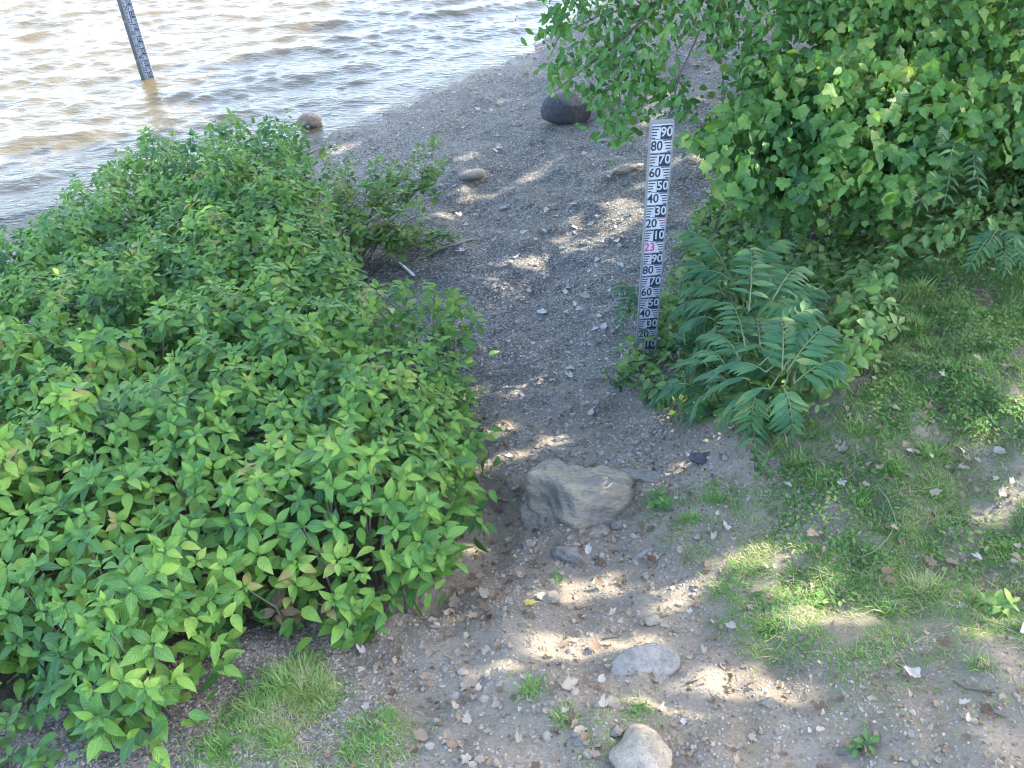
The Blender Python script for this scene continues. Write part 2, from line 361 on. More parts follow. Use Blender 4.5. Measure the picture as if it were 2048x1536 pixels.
def enamel_mat():
    m, n, N, L = newmat('worn_white_enamel'); tc = N('TexCoord'); mp = N('Mapping'); mp.inputs['Scale'].default_value = (26, 26, 3.5); L(tc.outputs['Object'], mp.inputs[0])
    no = N('TexNoise'); no.inputs['Scale'].default_value = 1.0; no.inputs['Detail'].default_value = 6; no.inputs['Roughness'].default_value = .7; L(mp.outputs[0], no.inputs['Vector'])
    n2 = N('TexNoise'); n2.inputs['Scale'].default_value = 45; n2.inputs['Detail'].default_value = 5; L(tc.outputs['Object'], n2.inputs['Vector'])
    sz = N('SeparateXYZ'); L(tc.outputs['Object'], sz.inputs[0])
    low = math_(N, L, 'MAXIMUM', math_(N, L, 'SUBTRACT', .5, math_(N, L, 'MULTIPLY', sz.outputs[2], 1.6)), 0)
    f = math_(N, L, 'MULTIPLY', math_(N, L, 'MAXIMUM', math_(N, L, 'SUBTRACT', no.outputs[0], .5), 0), 2.6)
    f2 = math_(N, L, 'MULTIPLY', math_(N, L, 'MAXIMUM', math_(N, L, 'SUBTRACT', n2.outputs[0], .42), 0), math_(N, L, 'MULTIPLY', low, 6))
    mx = N('MixRGB'); mx.inputs[1].default_value = (.35, .365, .40, 1); mx.inputs[2].default_value = (.17, .15, .12, 1)
    L(math_(N, L, 'MINIMUM', math_(N, L, 'ADD', f, f2), .85), mx.inputs[0])
    bs = N('BsdfPrincipled'); bs.inputs['Roughness'].default_value = .5; L(mx.outputs[0], bs.inputs['Base Color']); o = N('OutputMaterial'); L(bs.outputs[0], o.inputs[0])
    return m
M_white = enamel_mat()
M_navy = plain_mat('dark_navy_print', (.018, .022, .04), .45, .15, 12)
M_num = plain_mat('white_print', (.32, .335, .37), .5, .08, 12)
M_red = plain_mat('faded_red_print', (.36, .05, .14), .5, .1, 12)
M_fade = plain_mat('faded_maroon_print', (.13, .04, .07), .5, .1, 12)
M_metal = plain_mat('grey_post_metal', (.19, .195, .205), .55, .2, 9, .3)
M_wood = plain_mat('driftwood', (.2, .175, .14), .85, .35, 18, bump=.6, bscale=40)
M_plastic = plain_mat('white_plastic', (.5, .51, .53), .35, .03, 5)

# ------------------------------------------------------------------ ground
def axis(parts):
    a = [parts[0][0]]
    for x0, x1, st in parts:
        n = max(1, int(round((x1 - x0) / st))); a += list(np.linspace(x0, x1, n + 1)[1:])
    return np.array(a)
def geom(x0, x1, st, g=1.3):
    out = []; x = x0; s = st; sg = 1 if x1 > x0 else -1
    while (x1 - x) * sg > 0: x += s * sg; s *= g; out.append(x)
    return out
gx = np.array(sorted(geom(-8, -500, .2)) + list(axis([(-8, -3, .08), (-3, 4, .035), (4, 10, .08)])) + geom(10, 500, .2))
gy = np.array(sorted(geom(.6, -500, .2)) + list(axis([(.6, 6.5, .035), (6.5, 10, .06), (10, 18, .1)])) + geom(18, 600, .2))
X, Y = np.meshgrid(gx, gy)
Z = gz(X, Y)
nx, ny = len(gx), len(gy)
def grid_mesh(name, X, Y, Z, mat):
    ny, nx = X.shape; i = np.arange(nx * ny).reshape(ny, nx)
    q = np.stack([i[:-1, :-1], i[:-1, 1:], i[1:, 1:], i[1:, :-1]], -1).reshape(-1)
    return raw_mesh(name, np.stack([X, Y, Z], -1).reshape(-1, 3), q, np.arange(0, len(q), 4), None, True, mat)
def gravelness(x, y):
    g = sstep((y - 3.9 - .25 * np.sin(3 * x)) / 2.6)
    g = np.maximum(g, .8 * sstep((-x - .55) / .5) * sstep((y - 1.2) / .5))
    w = sstep((x - np.interp(y, BY, BX) + .9) / .6) * sstep((y - 3) / 1) * (1 - sstep((y - 9) / 3))
    return np.clip(g * (1 - w), 0, 1)
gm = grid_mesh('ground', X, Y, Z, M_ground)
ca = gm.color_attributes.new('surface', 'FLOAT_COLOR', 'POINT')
q = shore(X) - Y
soil = sstep((X - np.interp(Y, BY, BX) + .8) / .5) * sstep((Y - 4.2) / 1) * (1 - sstep((Y - 9) / 3)) * .75
SURF = np.stack([gravelness(X, Y), soil, sstep((.75 - q) / .35), np.zeros_like(X)], -1)      # gravel, dark soil plus shade painted under the thicket, wet, moss
tag(link('ground', gm), kind='structure')

# ------------------------------------------------------------------ water
wx = np.array(sorted(geom(-13, -500, .3)) + list(axis([(-13, 4, .045)])) + geom(4, 500, .3))
wy = np.array(sorted(geom(8.5, -130, .3)) + list(axis([(8.5, 22, .045)])) + geom(22, 600, .3))
WX, WY = np.meshgrid(wx, wy)
WZ = np.zeros_like(WX); r2 = np.random.default_rng(3)
near = np.exp(-np.maximum(np.hypot(WX + 4, WY - 15) - 13, 0) / 4)
dep = np.clip((WY - shore(WX)) * .75, -1, 60)
calm = np.clip(.25 + dep * .4, .25, 1)
wob = .5 * np.sin(.9 * WX + .4 * WY) + .35 * np.sin(1.7 * WX - .8 * WY + 2)
for i in range(72):
    lam = math.exp(r2.uniform(math.log(.14), math.log(1.5)))
    th = -math.pi / 2 + .14 + r2.normal(0, .42); k = 2 * math.pi / lam
    a = .0072 * lam ** .92
    ph = k * (WX * math.cos(th) + WY * math.sin(th)) + r2.uniform(0, 6.28) + wob * r2.uniform(.4, 1.4)
    env = .55 + .45 * np.sin(WX * r2.uniform(.4, 1.2) + WY * r2.uniform(-.8, .8) + r2.uniform(0, 6))
    s = np.sin(ph); WZ += a * env * (s + .35 * (s * s - .5))
WZ *= near * calm
wm = grid_mesh('water', WX, WY, WZ, M_water)
sa = wm.attributes.new('shallow', 'FLOAT', 'POINT')
sa.data.foreach_set('value', np.ascontiguousarray(np.clip(1 - (dep - .02) / .2, 0, 1) ** 1.2, np.float32).ravel())
tag(link('water', wm), kind='structure')

# ------------------------------------------------------------------ leaf templates
def ovate(seg=5, w=.24, fold=.25, droop=.25, tip=1.0, peak=.42, wave=0.0):
    V = []; uv = []; Fc = []
    for i in range(seg + 1):
        t = i / seg
        a = math.sin(math.pi * (t ** (math.log(.5) / math.log(peak)))) ** .9 if 0 < t < 1 else 0
        hw = w * a * (1 - .25 * tip * t)
        z = -droop * t * t; y = t - .12 * droop * t * t
        for s in (-1, 0, 1):
            V.append((s * hw, y, z + abs(s) * hw * fold + (wave * math.sin(9 * t + s) * hw if s else 0))); uv.append((.5 + .5 * s, t))
    for i in range(seg):
        b = i * 3
        for k in (0, 1):
            f = [b + k, b + k + 1, b + k + 4, b + k + 3]
            if i == 0: f = [b + 1, b + k + 4, b + k + 3]
            elif i == seg - 1: f = [b + k, b + k + 1, b + 4]
            Fc.append(tuple(f))
    return T(V, Fc, uv)
def lobed(seed, lobes=5, fold=.15):
    r = np.random.default_rng(seed); V = [(0, 0, 0)]; uv = [(.5, 0)]; n = 25
    for i in range(n):
        a = -2.45 + 4.9 * i / (n - 1)
        l = abs(math.cos(a * lobes / 4.9 * math.pi * .98)) if lobes else 1
        rad = (.40 + .14 * l) * (1 + .27 * math.cos(a)) * (1.05 if i % 2 else .95) * r.uniform(.95, 1.05)
        x, y = rad * math.sin(a), .32 + rad * math.cos(a)
        V.append((x, y, fold * abs(x) - (.15 + .2 * (seed % 3)) * y * y + (.5 * x * x if seed % 2 else 0) + r.uniform(-.04, .04))); uv.append((.5 + x, y))
    V.append((0, .34, .03)); uv.append((.5, .3)); c = n + 1
    Fc = [(c, i, i + 1) for i in range(1, n)] + [(c, 0, 1), (c, n, 0)]
    Fc = [f[::-1] for f in Fc]
    return T(V, Fc, uv)
def drytmpl(seed):
    r = np.random.default_rng(seed); V = [(0, .42, 0)]; uv = [(.5, .5)]; n = 18; cu = r.uniform(.1, 1.5); cv = r.uniform(-.5, 1.1); tw = r.uniform(-.8, .8); asym = r.uniform(-.25, .25)
    for i in range(n):
        a = 2 * math.pi * i / n
        rad = .40 * (1 + .2 * math.cos(a) + asym * math.sin(a) + .04 * math.cos(5 * a)) * r.uniform(.78, 1.12)
        if i == 0: rad = .66
        if r.random() < .12: rad *= .6
        x, y = .95 * rad * math.sin(a), .42 + rad * math.cos(a); yy = y - .42
        V.append((x * (1 - .25 * abs(cu) * abs(x)), y, cu * x * x + cv * yy * yy + tw * x * yy + r.uniform(-.03, .07))); uv.append((.5 + x, y))
    fc = [(0, (i % n) + 1, ((i + 1) % n) + 1)[::-1] for i in range(n)]
    b = len(V); V += [(-.012, .05, 0), (.012, .05, 0), (.02 * tw, -.38, .06), (-.01 + .02 * tw, -.38, .06)]; uv += [(.5, 0)] * 4; fc.append((b, b + 3, b + 2, b + 1))
    V = np.array(V); V[:, 2] -= V[1:n + 1, 2].min() * .6
    return T(V, fc, uv)
def pebtmpl(seed, sub=1):
    bm = bmesh.new(); bmesh.ops.create_icosphere(bm, subdivisions=sub, radius=1); r = np.random.default_rng(seed)
    for _ in range(5):
        nn = r.normal(size=3); nn /= np.linalg.norm(nn); d = r.uniform(.5, .85); nv = Vector(nn)
        for v in bm.verts:
            e = v.co.dot(nv) - d
            if e > 0: v.co -= nv * e
    for v in bm.verts: v.co *= r.uniform(.9, 1.1)
    bm.verts.index_update()
    V = [tuple(v.co) for v in bm.verts]; Fc = [tuple(v.index for v in f.verts) for f in bm.faces]; bm.free()
    return T(V, Fc)
LEAF = [ovate(5, .275, .22, .22), ovate(5, .29, .3, .34, wave=.1), ovate(5, .255, .35, .12), ovate(5, .285, .15, .45, wave=.15), ovate(5, .26, .4, .28)]
OVAL = [ovate(5, .27, .2, .2, .6, .47), ovate(5, .29, .3, .35, .6, .45, .12), ovate(5, .25, .25, .1, .7, .45)]
LANCE = [ovate(4, .135, .3, .2, .8, .35), ovate(4, .145, .25, .42, .8, .35), ovate(4, .125, .4, .15, .8, .35)]
LOBED = [lobed(i, 5, .1 + .08 * (i % 3)) for i in range(4)]
DRY = [drytmpl(i) for i in range(7)]
PEB = [pebtmpl(i) for i in range(6)]

# ------------------------------------------------------------------ leaf collector: the largest in view become parts, the rest one part of kind stuff
class Plant:
    def __init__(s, root, tmpl, mat):
        s.root = root; s.tmpl = tmpl; s.mat = mat; s.R = []; s.T = []; s.i = []
    def add(s, R, Tn, idx): s.R.append(R); s.T.append(Tn); s.i.append(idx)
PLANTS = []
def finish_plants(limit=300):
    for p in PLANTS:
        p.R = np.concatenate(p.R); p.T = np.concatenate(p.T); p.i = np.concatenate(p.i)
    # who is in front: nearest leaf of each small cell of the view
    best = {}
    for pi, p in enumerate(PLANTS):
        ctr = p.T + p.R[:, :, 1] * .5
        u, v, z = proj(ctr); size = F * np.linalg.norm(p.R[:, :, 1], axis=1) / np.maximum(z, .1)
        vd = ctr - CAM; vd /= np.linalg.norm(vd, axis=1, keepdims=True)
        nz = p.R[:, :, 2] / np.linalg.norm(p.R[:, :, 2], axis=1, keepdims=True)
        p.area = size * size * (.15 + np.abs((nz * vd).sum(1)))
        p.inside = (u > -10) & (u < 2058) & (v > -10) & (v < 1546)
        p.front = np.zeros(len(u), bool)
        for k in np.where(p.inside)[0]:
            key = (int(u[k] // 14), int(v[k] // 14)); b = best.get(key)
            if b is None or z[k] < b[0]: best[key] = (z[k], pi, k)
    for z, pi, k in best.values(): PLANTS[pi].front[k] = True
    for p in PLANTS:
        score = p.area * np.where(p.front, 1, .02) * p.inside
        order = np.argsort(-score); pick = order[:limit]; pick = pick[score[pick] > 100]
        base = np.array(p.root.location)
        ms = [t.mesh('leaf', p.mat) for t in p.tmpl]
        for k in pick:
            m = np.eye(4); m[:3, :3] = p.R[k]; m[:3, 3] = p.T[k] - base
            link('leaf', ms[p.i[k]], p.root, mat4=Matrix(m.tolist()))
        rest = np.ones(len(p.i), bool); rest[pick] = False
        if rest.any():
            me = batch('foliage', p.tmpl, p.i[rest], p.R[rest], p.T[rest], p.mat, origin=base)
            tag(link('foliage', me, p.root), kind='stuff')

def whorls(ctr, axisv, size, r, n=8, lower=4):
    """leaves of shoot tips: ctr (k,3), axis (k,3), size (k,)"""
    k = len(ctr); R = []; Tn = []
    a = axisv / np.linalg.norm(axisv, axis=1, keepdims=True)
    e1 = np.cross(a, np.array([.31, .9, .2])); e1 /= np.linalg.norm(e1, axis=1, keepdims=True); e2 = np.cross(a, e1)
    ph0 = r.uniform(0, 6.28, k)
    for j in range(n + lower):
        if j < n:
            tier = j // 2; ph = ph0 + (j % 2) * math.pi + tier * 1.57 + r.normal(0, .22, k)
            el = np.radians([8, 22, 40, 62][min(tier, 3)]) + r.normal(0, .17, k); sc = [1.0, .86, .62, .4][min(tier, 3)] * r.uniform(.82, 1.12, k); off = (.0, .015, .03, .04)[min(tier, 3)] - .03
        else:
            ph = ph0 + (j - n) * 1.57 + .8 + r.normal(0, .3, k); el = r.normal(-.12, .25, k); sc = r.uniform(.75, 1.1, k); off = -.11 - .05 * (j % 2)
        d = np.cos(el)[:, None] * (np.cos(ph)[:, None] * e1 + np.sin(ph)[:, None] * e2) + np.sin(el)[:, None] * a
        nn = np.sin(-el)[:, None] * (np.cos(ph)[:, None] * e1 + np.sin(ph)[:, None] * e2) + np.cos(el)[:, None] * a
        nn = nn + r.normal(0, .16, (k, 3))
        M = frame(d, nn) * (size * sc)[:, None, None]
        R.append(M); Tn.append(ctr + a * (off * size / .14)[:, None] + d * (.1 * size)[:, None])
    return np.concatenate(R), np.concatenate(Tn)

# ------------------------------------------------------------------ left thicket
OUT = [(-620, 1330, .35), (-300, 1350, .35), (-160, 1380, .35), (0, 1350, .3), (70, 1330, .3), (110, 1400, .28), (215, 1462, .25), (320, 1430, .3), (375, 1350, .35), (395, 1290, .4), (450, 1235, .42),
       (505, 1180, .45), (575, 1170, .45), (650, 1205, .32), (710, 1235, .25), (830, 1165, .3), (890, 1110, .4), (885, 1050, .5), (930, 970, .5), (955, 900, .5), (930, 830, .5), (930, 760, .5),
       (925, 700, .5), (950, 640, .5), (930, 600, .6), (870, 570, .65), (790, 575, .7), (735, 590, .75), (700, 520, .8), (670, 430, .85), (635, 350, .9), (600, 290, .95), (615, 252, 1.0),
       (540, 245, 1.05), (470, 238, 1.1), (390, 268, 1.1), (330, 275, 1.1), (290, 262, 1.15), (255, 310, 1.1), (205, 330, 1.05), (150, 385, 1.0), (80, 440, .95), (0, 500, .9), (-160, 580, .9), (-620, 720, .9)]
ob = hit(np.array([o[0] for o in OUT]), np.array([o[1] for o in OUT]), np.array([o[2] for o in OUT]))
opoly = ob[:, :2]; oh = np.array([o[2] for o in OUT])
def edge_dist(x, y):
    best = np.full(x.shape, 1e9); hb = np.zeros(x.shape); n = len(opoly)
    for i in range(n):
        a = opoly[i]; b = opoly[(i + 1) % n]; ab = b - a
        t = np.clip(((x - a[0]) * ab[0] + (y - a[1]) * ab[1]) / (ab @ ab + 1e-9), 0, 1)
        d = np.hypot(x - a[0] - t * ab[0], y - a[1] - t * ab[1]); h = oh[i] + (oh[(i + 1) % n] - oh[i]) * t
        m = d < best; best = np.where(m, d, best); hb = np.where(m, h, hb)
    return best, hb
_cr = np.random.default_rng(8)
_cl = [(_cr.uniform(0, 6.28), 2 * math.pi / l, a, _cr.uniform(0, 6.28)) for l, a in [(2.1, .07), (1.3, .08), (.9, .08), (.65, .07), (.48, .06)]]
def thicket_h(x, y):
    d, hb = edge_dist(x, y); nz = 0
    for th, k, a, p in _cl: nz = nz + a * np.sin(k * (x * math.cos(th) + y * math.sin(th)) + p + np.sin(k * .7 * (y * math.cos(th) - x * math.sin(th))))
    top = np.interp(y, [2, 4, 8, 11], [1.0, 1.15, 1.15, 1.1])
    return hb + (top - hb + nz) * (1 - np.exp(-d / .42)), d
lo = opoly.min(0); hi = opoly.max(0)
mk = inpoly(X, Y, opoly); dx_, _h = edge_dist(X[mk], Y[mk]); SURF[mk, 1] = np.maximum(SURF[mk, 1], sstep((dx_ - .05) / .4))  # darkens the ground colour under the thicket to paint shade between its leaves
N0 = 36000
cx = rng.uniform(lo[0], hi[0], N0); cy = rng.uniform(lo[1], hi[1], N0)
m = inpoly(cx, cy, opoly); cx, cy = cx[m], cy[m]
h0, dd = thicket_h(cx, cy); e = .04
gxh = (thicket_h(cx + e, cy)[0] - h0) / e; gyh = (thicket_h(cx, cy + e)[0] - h0) / e
slope = np.sqrt(1 + gxh ** 2 + gyh ** 2)
acc = rng.uniform(0, 4.0, len(cx)) < slope
cx, cy, h0, gxh, gyh, slope = [a[acc] for a in (cx, cy, h0, gxh, gyh, slope)]
pz = gz(cx, cy) + h0 + rng.normal(0, .045, len(cx))
# thin to an even spacing
pts = np.stack([cx, cy, pz], -1); keep = []; cell = {}
for i in range(len(pts)):
    sp = .10 + .045 * rng.random(); kx = tuple((pts[i] // .16).astype(int)); ok = True
    for dx in (-1, 0, 1):
        for dy in (-1, 0, 1):
            for dz in (-1, 0, 1):
                for j in cell.get((kx[0] + dx, kx[1] + dy, kx[2] + dz), ()):
                    if np.sum((pts[j] - pts[i]) ** 2) < sp * sp: ok = False; break
                if not ok: break
            if not ok: break
        if not ok: break
    if ok: keep.append(i); cell.setdefault(kx, []).append(i)
keep = np.array(keep); pts = pts[keep]
nrm = np.stack([-gxh[keep], -gyh[keep], np.ones(len(keep))], -1); nrm /= np.linalg.norm(nrm, axis=1, keepdims=True)
ax = nrm * .75 + np.array([0, -.08, .55]) + rng.normal(0, .2, nrm.shape)
SHRUBS = [  # place in the photo of the middle of each bush
    (200, 1250, 'lowest leafy shrub at the bottom left, its drooping leaves over grey gravel'),
    (650, 1080, 'bright green shrub beside the path, left of the half-buried rock'),
    (160, 900, 'leafy shrub at the left edge, in the middle of the thicket'),
    (560, 800, 'leafy shrub in the heart of the thicket with light green shoot tips'),
    (860, 720, 'small-leaved dark green shrub bulging into the path across from the near gauge'),
    (130, 600, 'leafy waterside shrub at the left edge, nearest the brown shallows'),
    (480, 480, 'leafy shrub in the far half of the thicket, beside the thin yellowing shrub'),
    (420, 320, 'farthest leafy shrub of the thicket, just below the gauge in the water')]
sc_ = np.array([P(u, v, .8)[:2] for u, v, _ in SHRUBS])
own = np.argmin(((pts[:, None, :2] - sc_[None]) ** 2).sum(-1), 1)
for i, (u, v, lab) in enumerate(SHRUBS):
    b = sc_[i]; root = empty('leafy_shrub', (b[0], b[1], gz(b[0], b[1])), lab, 'shrub', 'shrubs of the thicket left of the path')
    p = Plant(root, LEAF, M_shrub); PLANTS.append(p)
    s = np.where(own == i)[0]; k = len(s)
    size = (.075 + .068 * rng.random(k) ** 1.2) * (.78 if i == 4 else 1) * (.9 if i in (5, 6, 7) else 1)
    R, Tn = whorls(pts[s], ax[s], size, rng)
    p.add(R, Tn, rng.integers(0, len(LEAF), len(R)))
    # inner leaves on the stems, lower down
    ni = k * (11 if i in (5, 6, 7) else 8); j = rng.integers(0, k, ni); c0 = pts[s][j]
    hh = c0[:, 2] - gz(c0[:, 0], c0[:, 1])
    c1 = c0 + np.stack([rng.normal(0, .08, ni), rng.normal(0, .08, ni), -rng.uniform(.12, .75, ni) * np.minimum(hh, .9)], -1)
    ph = rng.uniform(0, 6.28, ni); d = np.stack([np.cos(ph), np.sin(ph), rng.normal(-.1, .35, ni)], -1)
    p.add(frame(d, np.array([0, 0, 1.0]) + rng.normal(0, .35, (ni, 3))) * rng.uniform(.08, .14, ni)[:, None, None], c1, rng.integers(0, len(LEAF), ni))
    # stems
    for j in rng.choice(k, min(16, k), replace=False):
        top = pts[s][j]; f = np.array([top[0] * .7 + b[0] * .3 + rng.normal(0, .05), top[1] * .7 + b[1] * .3 + rng.normal(0, .05)])
        foot = np.array([f[0], f[1], gz(f[0], f[1]) - .03]); mid = foot * .45 + top * .55 + np.array([(b[0] - top[0]) * .12, (b[1] - top[1]) * .12, .04])

        t = tube(np.array([foot, foot * .5 + mid * .5, mid, mid * .5 + top * .5, top]) - np.array(root.location), .009, .003)
        link('stem', t.mesh('stem', M_stem), root)

# low reddish plant under the front edge, and small plants in the bottom left corner
def small_plant(name, u, v, n, size, height, spread, tmpl, mat, label, cat, group=None, seed=0, lower=2, nw=6):
    r = np.random.default_rng(seed); b = P(u, v); root = empty(name, b, label, cat, group)
    p = Plant(root, tmpl, mat); PLANTS.append(p)
    a = r.uniform(0, 6.28, n); rr = spread * np.sqrt(r.random(n))
    x = b[0] + rr * np.cos(a); y = b[1] + rr * np.sin(a)
    c = np.stack([x, y, gz(x, y) + height * r.uniform(.45, 1, n)], -1)
    axv = np.stack([.5 * np.cos(a) * rr / spread, .5 * np.sin(a) * rr / spread - .1, np.ones(n)], -1) + r.normal(0, .15, (n, 3))
    R, Tn = whorls(c, axv, np.full(n, size) * r.uniform(.8, 1.15, n), r, nw, lower); p.add(R, Tn, r.integers(0, len(tmpl), len(R)))
    for k in range(n):
        f = np.array([b[0] + (x[k] - b[0]) * .4, b[1] + (y[k] - b[1]) * .4, 0]); f[2] = gz(f[0], f[1]) - .01
        link('stem', tube(np.array([f, (f + c[k]) / 2 + [0, 0, .02], c[k]]) - b, .004, .002, 5).mesh('stem', M_stem), root)
    return root
small_plant('leafy_plant', 560, 1245, 7, .115, .26, .16, LEAF, M_redleaf, 'low plant with reddish brown leaves under the front edge of the thicket', 'plant', seed=1)
small_plant('leafy_plant', 740, 1255, 6, .10, .2, .2, LEAF, M_shrub, 'small bright green plant at the tip of the thicket beside the path', 'plant', seed=2)
small_plant('leafy_plant', -10, 1330, 12, .08, .3, .3, OVAL, M_shrub2, 'dark rounded-leaf plant at the left edge below the thicket', 'plant', seed=3)
small_plant('leafy_plant', 15, 1440, 14, .065, .22, .26, OVAL, M_shrub2, 'small-leaved green plant in the bottom left corner, left of the lowest shrub', 'plant', seed=4)
small_plant('leafy_plant', 20, 1560, 8, .08, .12, .2, OVAL, M_vine, 'light green plant cut off by the bottom left corner', 'plant', seed=5)

# thin yellowing shrub on the beach behind the thicket
r = np.random.default_rng(21)
b = P(700, 560); root = empty('thin_shrub', b, 'thin open shrub with yellowing leaves leaning over the gravel beach', 'shrub')
p = Plant(root, OVAL, M_yellow); PLANTS.append(p)
TIPS = [(660, 300, .75), (700, 310, .8), (745, 330, .8), (780, 345, .75), (830, 310, .7), (862, 295, .6), (885, 330, .55), (850, 350, .5), (800, 380, .6), (760, 380, .6), (725, 370, .75),
        (690, 380, .8), (655, 370, .85), (780, 445, .4), (815, 455, .35), (845, 430, .35), (885, 460, .3), (905, 470, .25), (770, 470, .4), (740, 460, .5), (720, 430, .6), (700, 450, .7), (845, 465, .3), (690, 340, .8), (820, 345, .6), (870, 350, .5)]
for k, (u, v, h) in enumerate(TIPS):
    tip = P(u, v, h); f = b + np.array([r.normal(0, .12), r.normal(0, .12), -.02]); f[2] = gz(f[0], f[1]) - .02
    mid = f * .5 + tip * .5 + np.array([0, 0, .12])
    link('stem', tube(np.array([f, f * .5 + mid * .5 + [0, 0, .03], mid, mid * .5 + tip * .5 + [0, 0, .03], tip]) - b, .008, .0025, 5).mesh('stem', M_stem), root)
    n = 8; t = r.uniform(.2, 1, n)[:, None]; c = np.concatenate([[tip], mid + (tip - mid) * t + [0, 0, .02]]) + np.concatenate([np.zeros((1, 3)), r.normal(0, .07, (n, 3))])
    R, Tn = whorls(c, np.array([0, 0, 1.0]) + r.normal(0, .3, c.shape), r.uniform(.085, .13, len(c)), r, 6, 0); p.add(R, Tn, r.integers(0, len(OVAL), len(R)))

# ------------------------------------------------------------------ right: overhanging branch and vine-covered shrubs
def leaf_cloud(p, poly, dfun, n, size, thick, r, droop=.5, face=.55):
    u = r.uniform(min(q[0] for q in poly), max(q[0] for q in poly), n * 3); v = r.uniform(min(q[1] for q in poly), max(q[1] for q in poly), n * 3)
    m = inpoly(u, v, poly); u, v = u[m][:n], v[m][:n]; k = len(u)
    jit = np.where(r.random(k) < .3, 26, 7); u = u + r.normal(0, 1, k) * jit; v = v + r.normal(0, 1, k) * jit
    dep = dfun(u, v) + thick * r.random(k) ** 1.3
    c = CAM + rays(u, v) * dep[:, None]
    c[:, 2] = np.maximum(c[:, 2], gz(c[:, 0], c[:, 1]) + .06)
    ph = r.uniform(0, 6.28, k)
    # leaves hang: tip down and outwards, upper side towards the open light (up and to the water)
    d = np.stack([np.cos(ph) * .8 - .15, np.sin(ph) * .8 - .15, -droop + r.normal(0, .3, k)], -1)
    nn = np.array([-.25, -face, .8]) + r.normal(0, .48, (k, 3))
    p.add(frame(d, nn) * (size * (.5 + .8 * r.random(k)))[:, None, None], c, r.integers(0, len(p.tmpl), k))
    return c
r = np.random.default_rng(31)
BR = P(1990, 330); 
HANG = [[(1090, 0), (1070, 60), (1110, 110), (1085, 130), (1100, 190), (1150, 170), (1190, 215), (1215, 290), (1265, 285), (1290, 215), (1330, 245), (1380, 230), (1370, 150), (1330, 120), (1370, 60), (1420, 40), (1420, -60), (1090, -60)],
        [(1330, -60), (1420, 60), (1400, 100), (1480, 110), (1440, 190), (1460, 200), (1560, 110), (1620, 60), (1700, 40), (1700, -60)]]
root = empty('overhanging_tree', (6.8, 8.6, float(gz(6.8, 8.6))), 'low leafy tree branch hanging over the gravel beach beside the gauge top', 'tree')
oh_tree = root; p = Plant(root, OVAL, M_oval); PLANTS.append(p)
dz = lambda u, v: 7.6 - .0012 * (u - 1100) + 0 * v
leaf_cloud(p, HANG[0], dz, 1500, .098, .9, r)
leaf_cloud(p, HANG[1], lambda u, v: 7.2 + 0 * u, 950, .10, .9, r)
base = np.array(root.location)
trunk = np.array([[6.8, 8.6, gz(6.8, 8.6) - .2], [6.7, 8.5, 2.6], [6.5, 8.4, 4.2], [6.3, 8.2, 5.6], [6.4, 8.3, 7.4]])
link('trunk', tube(trunk - base, .16, .07, 10).mesh('trunk', M_bark), root)
def branch_path(*uvd): return np.array([D(u, v, d) for u, v, d in uvd])
for k, pth in enumerate([branch_path((1700, -140, 7.6), (1500, -60, 7.6), (1330, 0, 7.7), (1230, 90, 7.8), (1240, 200, 7.8), (1235, 285, 7.8)),
                         branch_path((1330, 0, 7.7), (1200, 30, 7.7), (1120, 70, 7.8), (1095, 120, 7.8)),
                         branch_path((1500, -60, 7.6), (1400, 60, 7.6), (1360, 150, 7.6), (1335, 240, 7.7)),
                         branch_path((1480, -20, 7.5), (1440, 90, 7.5), (1450, 200, 7.5)),
                         branch_path((1230, 90, 7.8), (1150, 150, 7.8), (1100, 190, 7.8))]):
    if k == 0: pth = np.vstack([trunk[2], D(1900, -200, 7.9), pth])
    link('branch', tube(pth - base, .03 if k == 0 else .012, .004, 6).mesh('branch', M_bark), root)
VINES = [
    ('leafy vine-covered shrub with lobed leaves right behind the gauge', [(1370, 270), (1440, 230), (1500, 190), (1480, 140), (1560, 110), (1640, 120), (1680, 260), (1660, 400), (1610, 400), (1560, 370), (1480, 410), (1450, 350), (1420, 320), (1385, 290)], 6.75, 700, P(1560, 420)),
    ('broad vine-covered shrub with drooping bright green leaves, right of the beach', [(1640, 120), (1700, 100), (1860, 130), (1960, 180), (1960, 260), (1910, 310), (1870, 300), (1830, 370), (1800, 405), (1760, 380), (1700, 350), (1650, 400), (1640, 250)], 6.45, 800, P(1770, 440)),
    ('topmost vine-covered shrub in the upper right corner with sunlit leaves', [(1540, -40), (1620, 70), (1640, 130), (1760, 150), (1900, 160), (2060, 150), (2100, -40)], 7.1, 900, P(2040, 250)),
    ('leafy shrub standing just past the right edge of the bank', [(2080, 100), (2480, 60), (2560, 330), (2400, 420), (2200, 400), (2090, 330)], 6.6, 500, P(2300, 420)),
    ('shaded leafy shrub at the right edge above the dark soil', [(1900, 150), (2080, 140), (2090, 330), (2010, 330), (1960, 300), (1920, 300)], 6.7, 340, P(2060, 330))]
